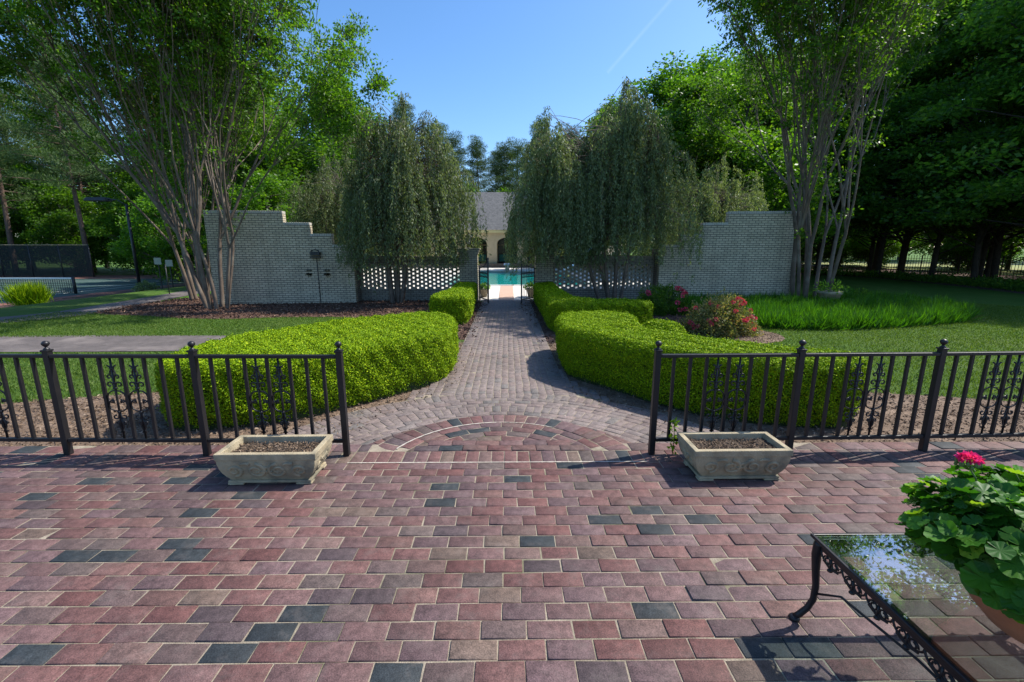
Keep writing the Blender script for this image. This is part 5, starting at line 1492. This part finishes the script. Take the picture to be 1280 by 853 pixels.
clump('grass_clump', (-19.9, 18.9, court_z(-19.9, 18.9)), 1.0, .95, 1400, .035, 'leaf_box', 'rounded pale green grass clump on the mulch beside the tennis court', 71)
clump('grass_clump', (-22.2, 17.9, court_z(-22.2, 17.9)), .8, .6, 700, .035, 'leaf_dark', 'low dark grass clump at the left edge beside the tennis court', 72)
for k, (x, y, lb) in enumerate([(-21.0, 26.5, 'sparse low shrub on the court bed just right of the net post'), (-20.2, 30.5, 'sparse shrub on the court bed right of the tall light pole'), (-18.6, 31.5, 'twiggy shrub at the court bed below the two white signs')]):
    bush('court_shrub', (x, y, court_z(x, y)), .8, .5, .6 + .2 * k, 700, .10, 'leaf_willow', lb, 0, seed=80 + k)

# liriope mass
rng = np.random.default_rng(90)
lp = smooth_poly([(5.9, 12.0), (6.5, 10.9), (8.3, 10.7), (10.5, 11.2), (12.6, 12.0), (14.0, 13.6), (14.3, 15.6), (13.6, 17.6), (12.4, 17.9), (11.9, 16.5), (10.4, 16.0), (6.2, 15.8), (5.6, 14)], 5)
q = pts_in(lp, 60000); n = len(q); a = rng.uniform(0, 6.28, n); t = np.abs(rng.normal(.45, .3, n)); D = np.stack([np.sin(t) * np.cos(a), np.sin(t) * np.sin(a), np.cos(t)], 1)
hh = .40 * (1 + .32 * np.sin(q[:, 0] * 6.1 + np.sin(q[:, 1] * 3)) * np.cos(q[:, 1] * 5.3 + q[:, 0])) * rng.uniform(.6, 1.15, n)
tag(link('liriope', leaf_mesh('liriope', np.column_stack([q, T(q[:, 0], q[:, 1])]), D, perp(D), hh, .022, M['leaf_lirio']), None), 'dense dark green grassy ground cover in front of the right wall', 'ground cover', kind='stuff')
# undergrowth along the woodland edge
wq = [(21.5, 38), (24.6, 31), (24.4, 25), (23.3, 20), (22.3, 14), (25, 14), (27, 20), (28, 27), (27, 33), (24, 39)]
q = pts_in(wq, 15000); n = len(q); D = norm(rand_dirs(n) + [0, 0, .7])
tag(link('undergrowth', leaf_mesh('undergrowth', np.column_stack([q, T(q[:, 0], q[:, 1]) + rng.uniform(0, .45, n) * (rng.random(n))]), D, perp(D), .14, .08, M['leaf_dark']), None), 'low dark undergrowth between the trunks of the right woodland', 'undergrowth', kind='stuff')

# ------------------------------------------------------------ tennis court
CZ = -1.30
def flat(name, poly, z, mat): mb_ = MB(); mb_.prism(poly, z - .3, z); return tag(mb_.build(name, mat), kind='structure')
flat('court_apron', rect(-75, -26.2, 20, 50), CZ + .02, M['court_red'])
flat('tennis_court', rect(-64, -27.2, 21, 44), CZ + .026, M['court_green'])
mb = MB()
for (xa, xb, ya, yb) in [(-46, -29, 40.8, 40.86), (-46, -29, 23.0, 23.06), (-29.06, -29, 23, 40.8), (-46, -45.94, 23, 40.8), (-30.5, -30.44, 23, 40.8), (-44.5, -30.5, 36, 36.06)]:
    mb.prism(rect(xa, xb, ya, yb), CZ + .0262, CZ + .032)
tag(mb.build('court_lines', M['paint_white']), kind='structure')
nt = empty('tennis_net', (-28, 29.5, CZ), label='dark tennis net with a white top band across the court', cat='net')
for x in (-28, -41):
    mb = MB(); mb.tube([(x, 29.5, CZ), (x, 29.5, CZ + 1.12)], .09, 10); mb.build('net_post', M['iron_matte'], nt)
mb = MB(); mb.box((-34.5, 29.5, CZ + 1.02), (13, .04, .10)); mb.build('top_band', M['paint_white'], nt)
mb = MB()
for k in range(90): mb.box((-41 + .144 * k, 29.5, CZ + .52), (.03, .012, .90))
for k in range(8): mb.box((-34.5, 29.5, CZ + .1 + .115 * k), (13, .013, .026))
mb.build('mesh', M['iron_matte'], nt)
cf = empty('court_fence', (-50, 47, CZ), label='tall dark windscreened chain-link fence behind the tennis court', cat='fence')
def mesh_mat():
    m, n_, l, p = newmat('fence_mesh'); p.inputs['Base Color'].default_value = (.012, .018, .016, 1); p.inputs['Roughness'].default_value = .8
    t = n_.new('ShaderNodeBsdfTransparent'); mx = n_.new('ShaderNodeMixShader'); mx.inputs[0].default_value = .38
    l.new(p.outputs[0], mx.inputs[1]); l.new(t.outputs[0], mx.inputs[2]); l.new(mx.outputs[0], n_['Material Output'].inputs[0]); return m
M['screen'] = mesh_mat()
mb = MB(); mb.box((-57, 46.5, CZ + 1.6), (30, .02, 3.1)); mb.build('screen', M['screen'], cf)
for k in range(11):
    mb = MB(); x = -42 - 3 * k; mb.tube([(x, 46.5, CZ - .1), (x, 46.5, CZ + 3.3)], .05, 8); mb.build('post', M['iron_matte'], cf)
mb = MB(); mb.tube([(-72, 46.5, CZ + 3.22), (-42, 46.5, CZ + 3.22)], .04, 8); mb.build('top_rail', M['concrete'], cf)
def court_light(x, y, h, dx, label):
    z0 = court_z(x, y); root = empty('court_light', (x, y, z0), label=label, cat='light pole')
    mb = MB(); mb.tube([(x, y, z0), (x, y, z0 + h)], [.09, .07], 10); mb.build('pole', M['iron_matte'], root)
    mb = MB(); mb.tube([(x, y, z0 + h - .05), (x + dx * .5, y, z0 + h + .25), (x + dx * 1.0, y, z0 + h + .28)], .035, 8); mb.build('arm', M['iron_matte'], root)
    mb = MB(); mb.box((x + dx * 1.6, y, z0 + h + .28), (1.3, .6, .2), 0, .8); mb.build('lamp_head', M['iron_matte'], root, .02)
court_light(-22.6, 28.0, 5.3, -1.0, 'tall dark court light on a pole at the near edge of the tennis court')
court_light(-58.5, 53.5, 7.6, 1.0, 'far court light with its lamp head pointing right behind the court fence')
def sign(x, y, z, label):
    g0 = court_z(x, y); root = empty('notice_board', (x, y, g0), label=label, cat='sign')
    mb = MB(); mb.bar((x, y, g0), (x, y, z + .3), .05); mb.build('post', M['iron_matte'], root)
    mb = MB(); mb.box((x, y - .04, z), (.48, .03, .44)); mb.build('panel', M['notice'], root)
M['notice'] = surf('notice', (.4, .42, .3), (.34, .36, .26), 6, .7)
sign(-23.9, 31.5, .75, 'left one of two small pale notice boards at the end of the tennis court')
sign(-23.0, 31.3, .62, 'right one of two small pale notice boards at the end of the tennis court')
mb = MB(); mb.tube([(-14.6, 19.6, G), (-14.6, 19.6, .95)], .02, 6); tag(mb.build('garden_stake', M['iron_matte']), 'thin dark garden stake on the lawn beside the left garden path', 'stake')
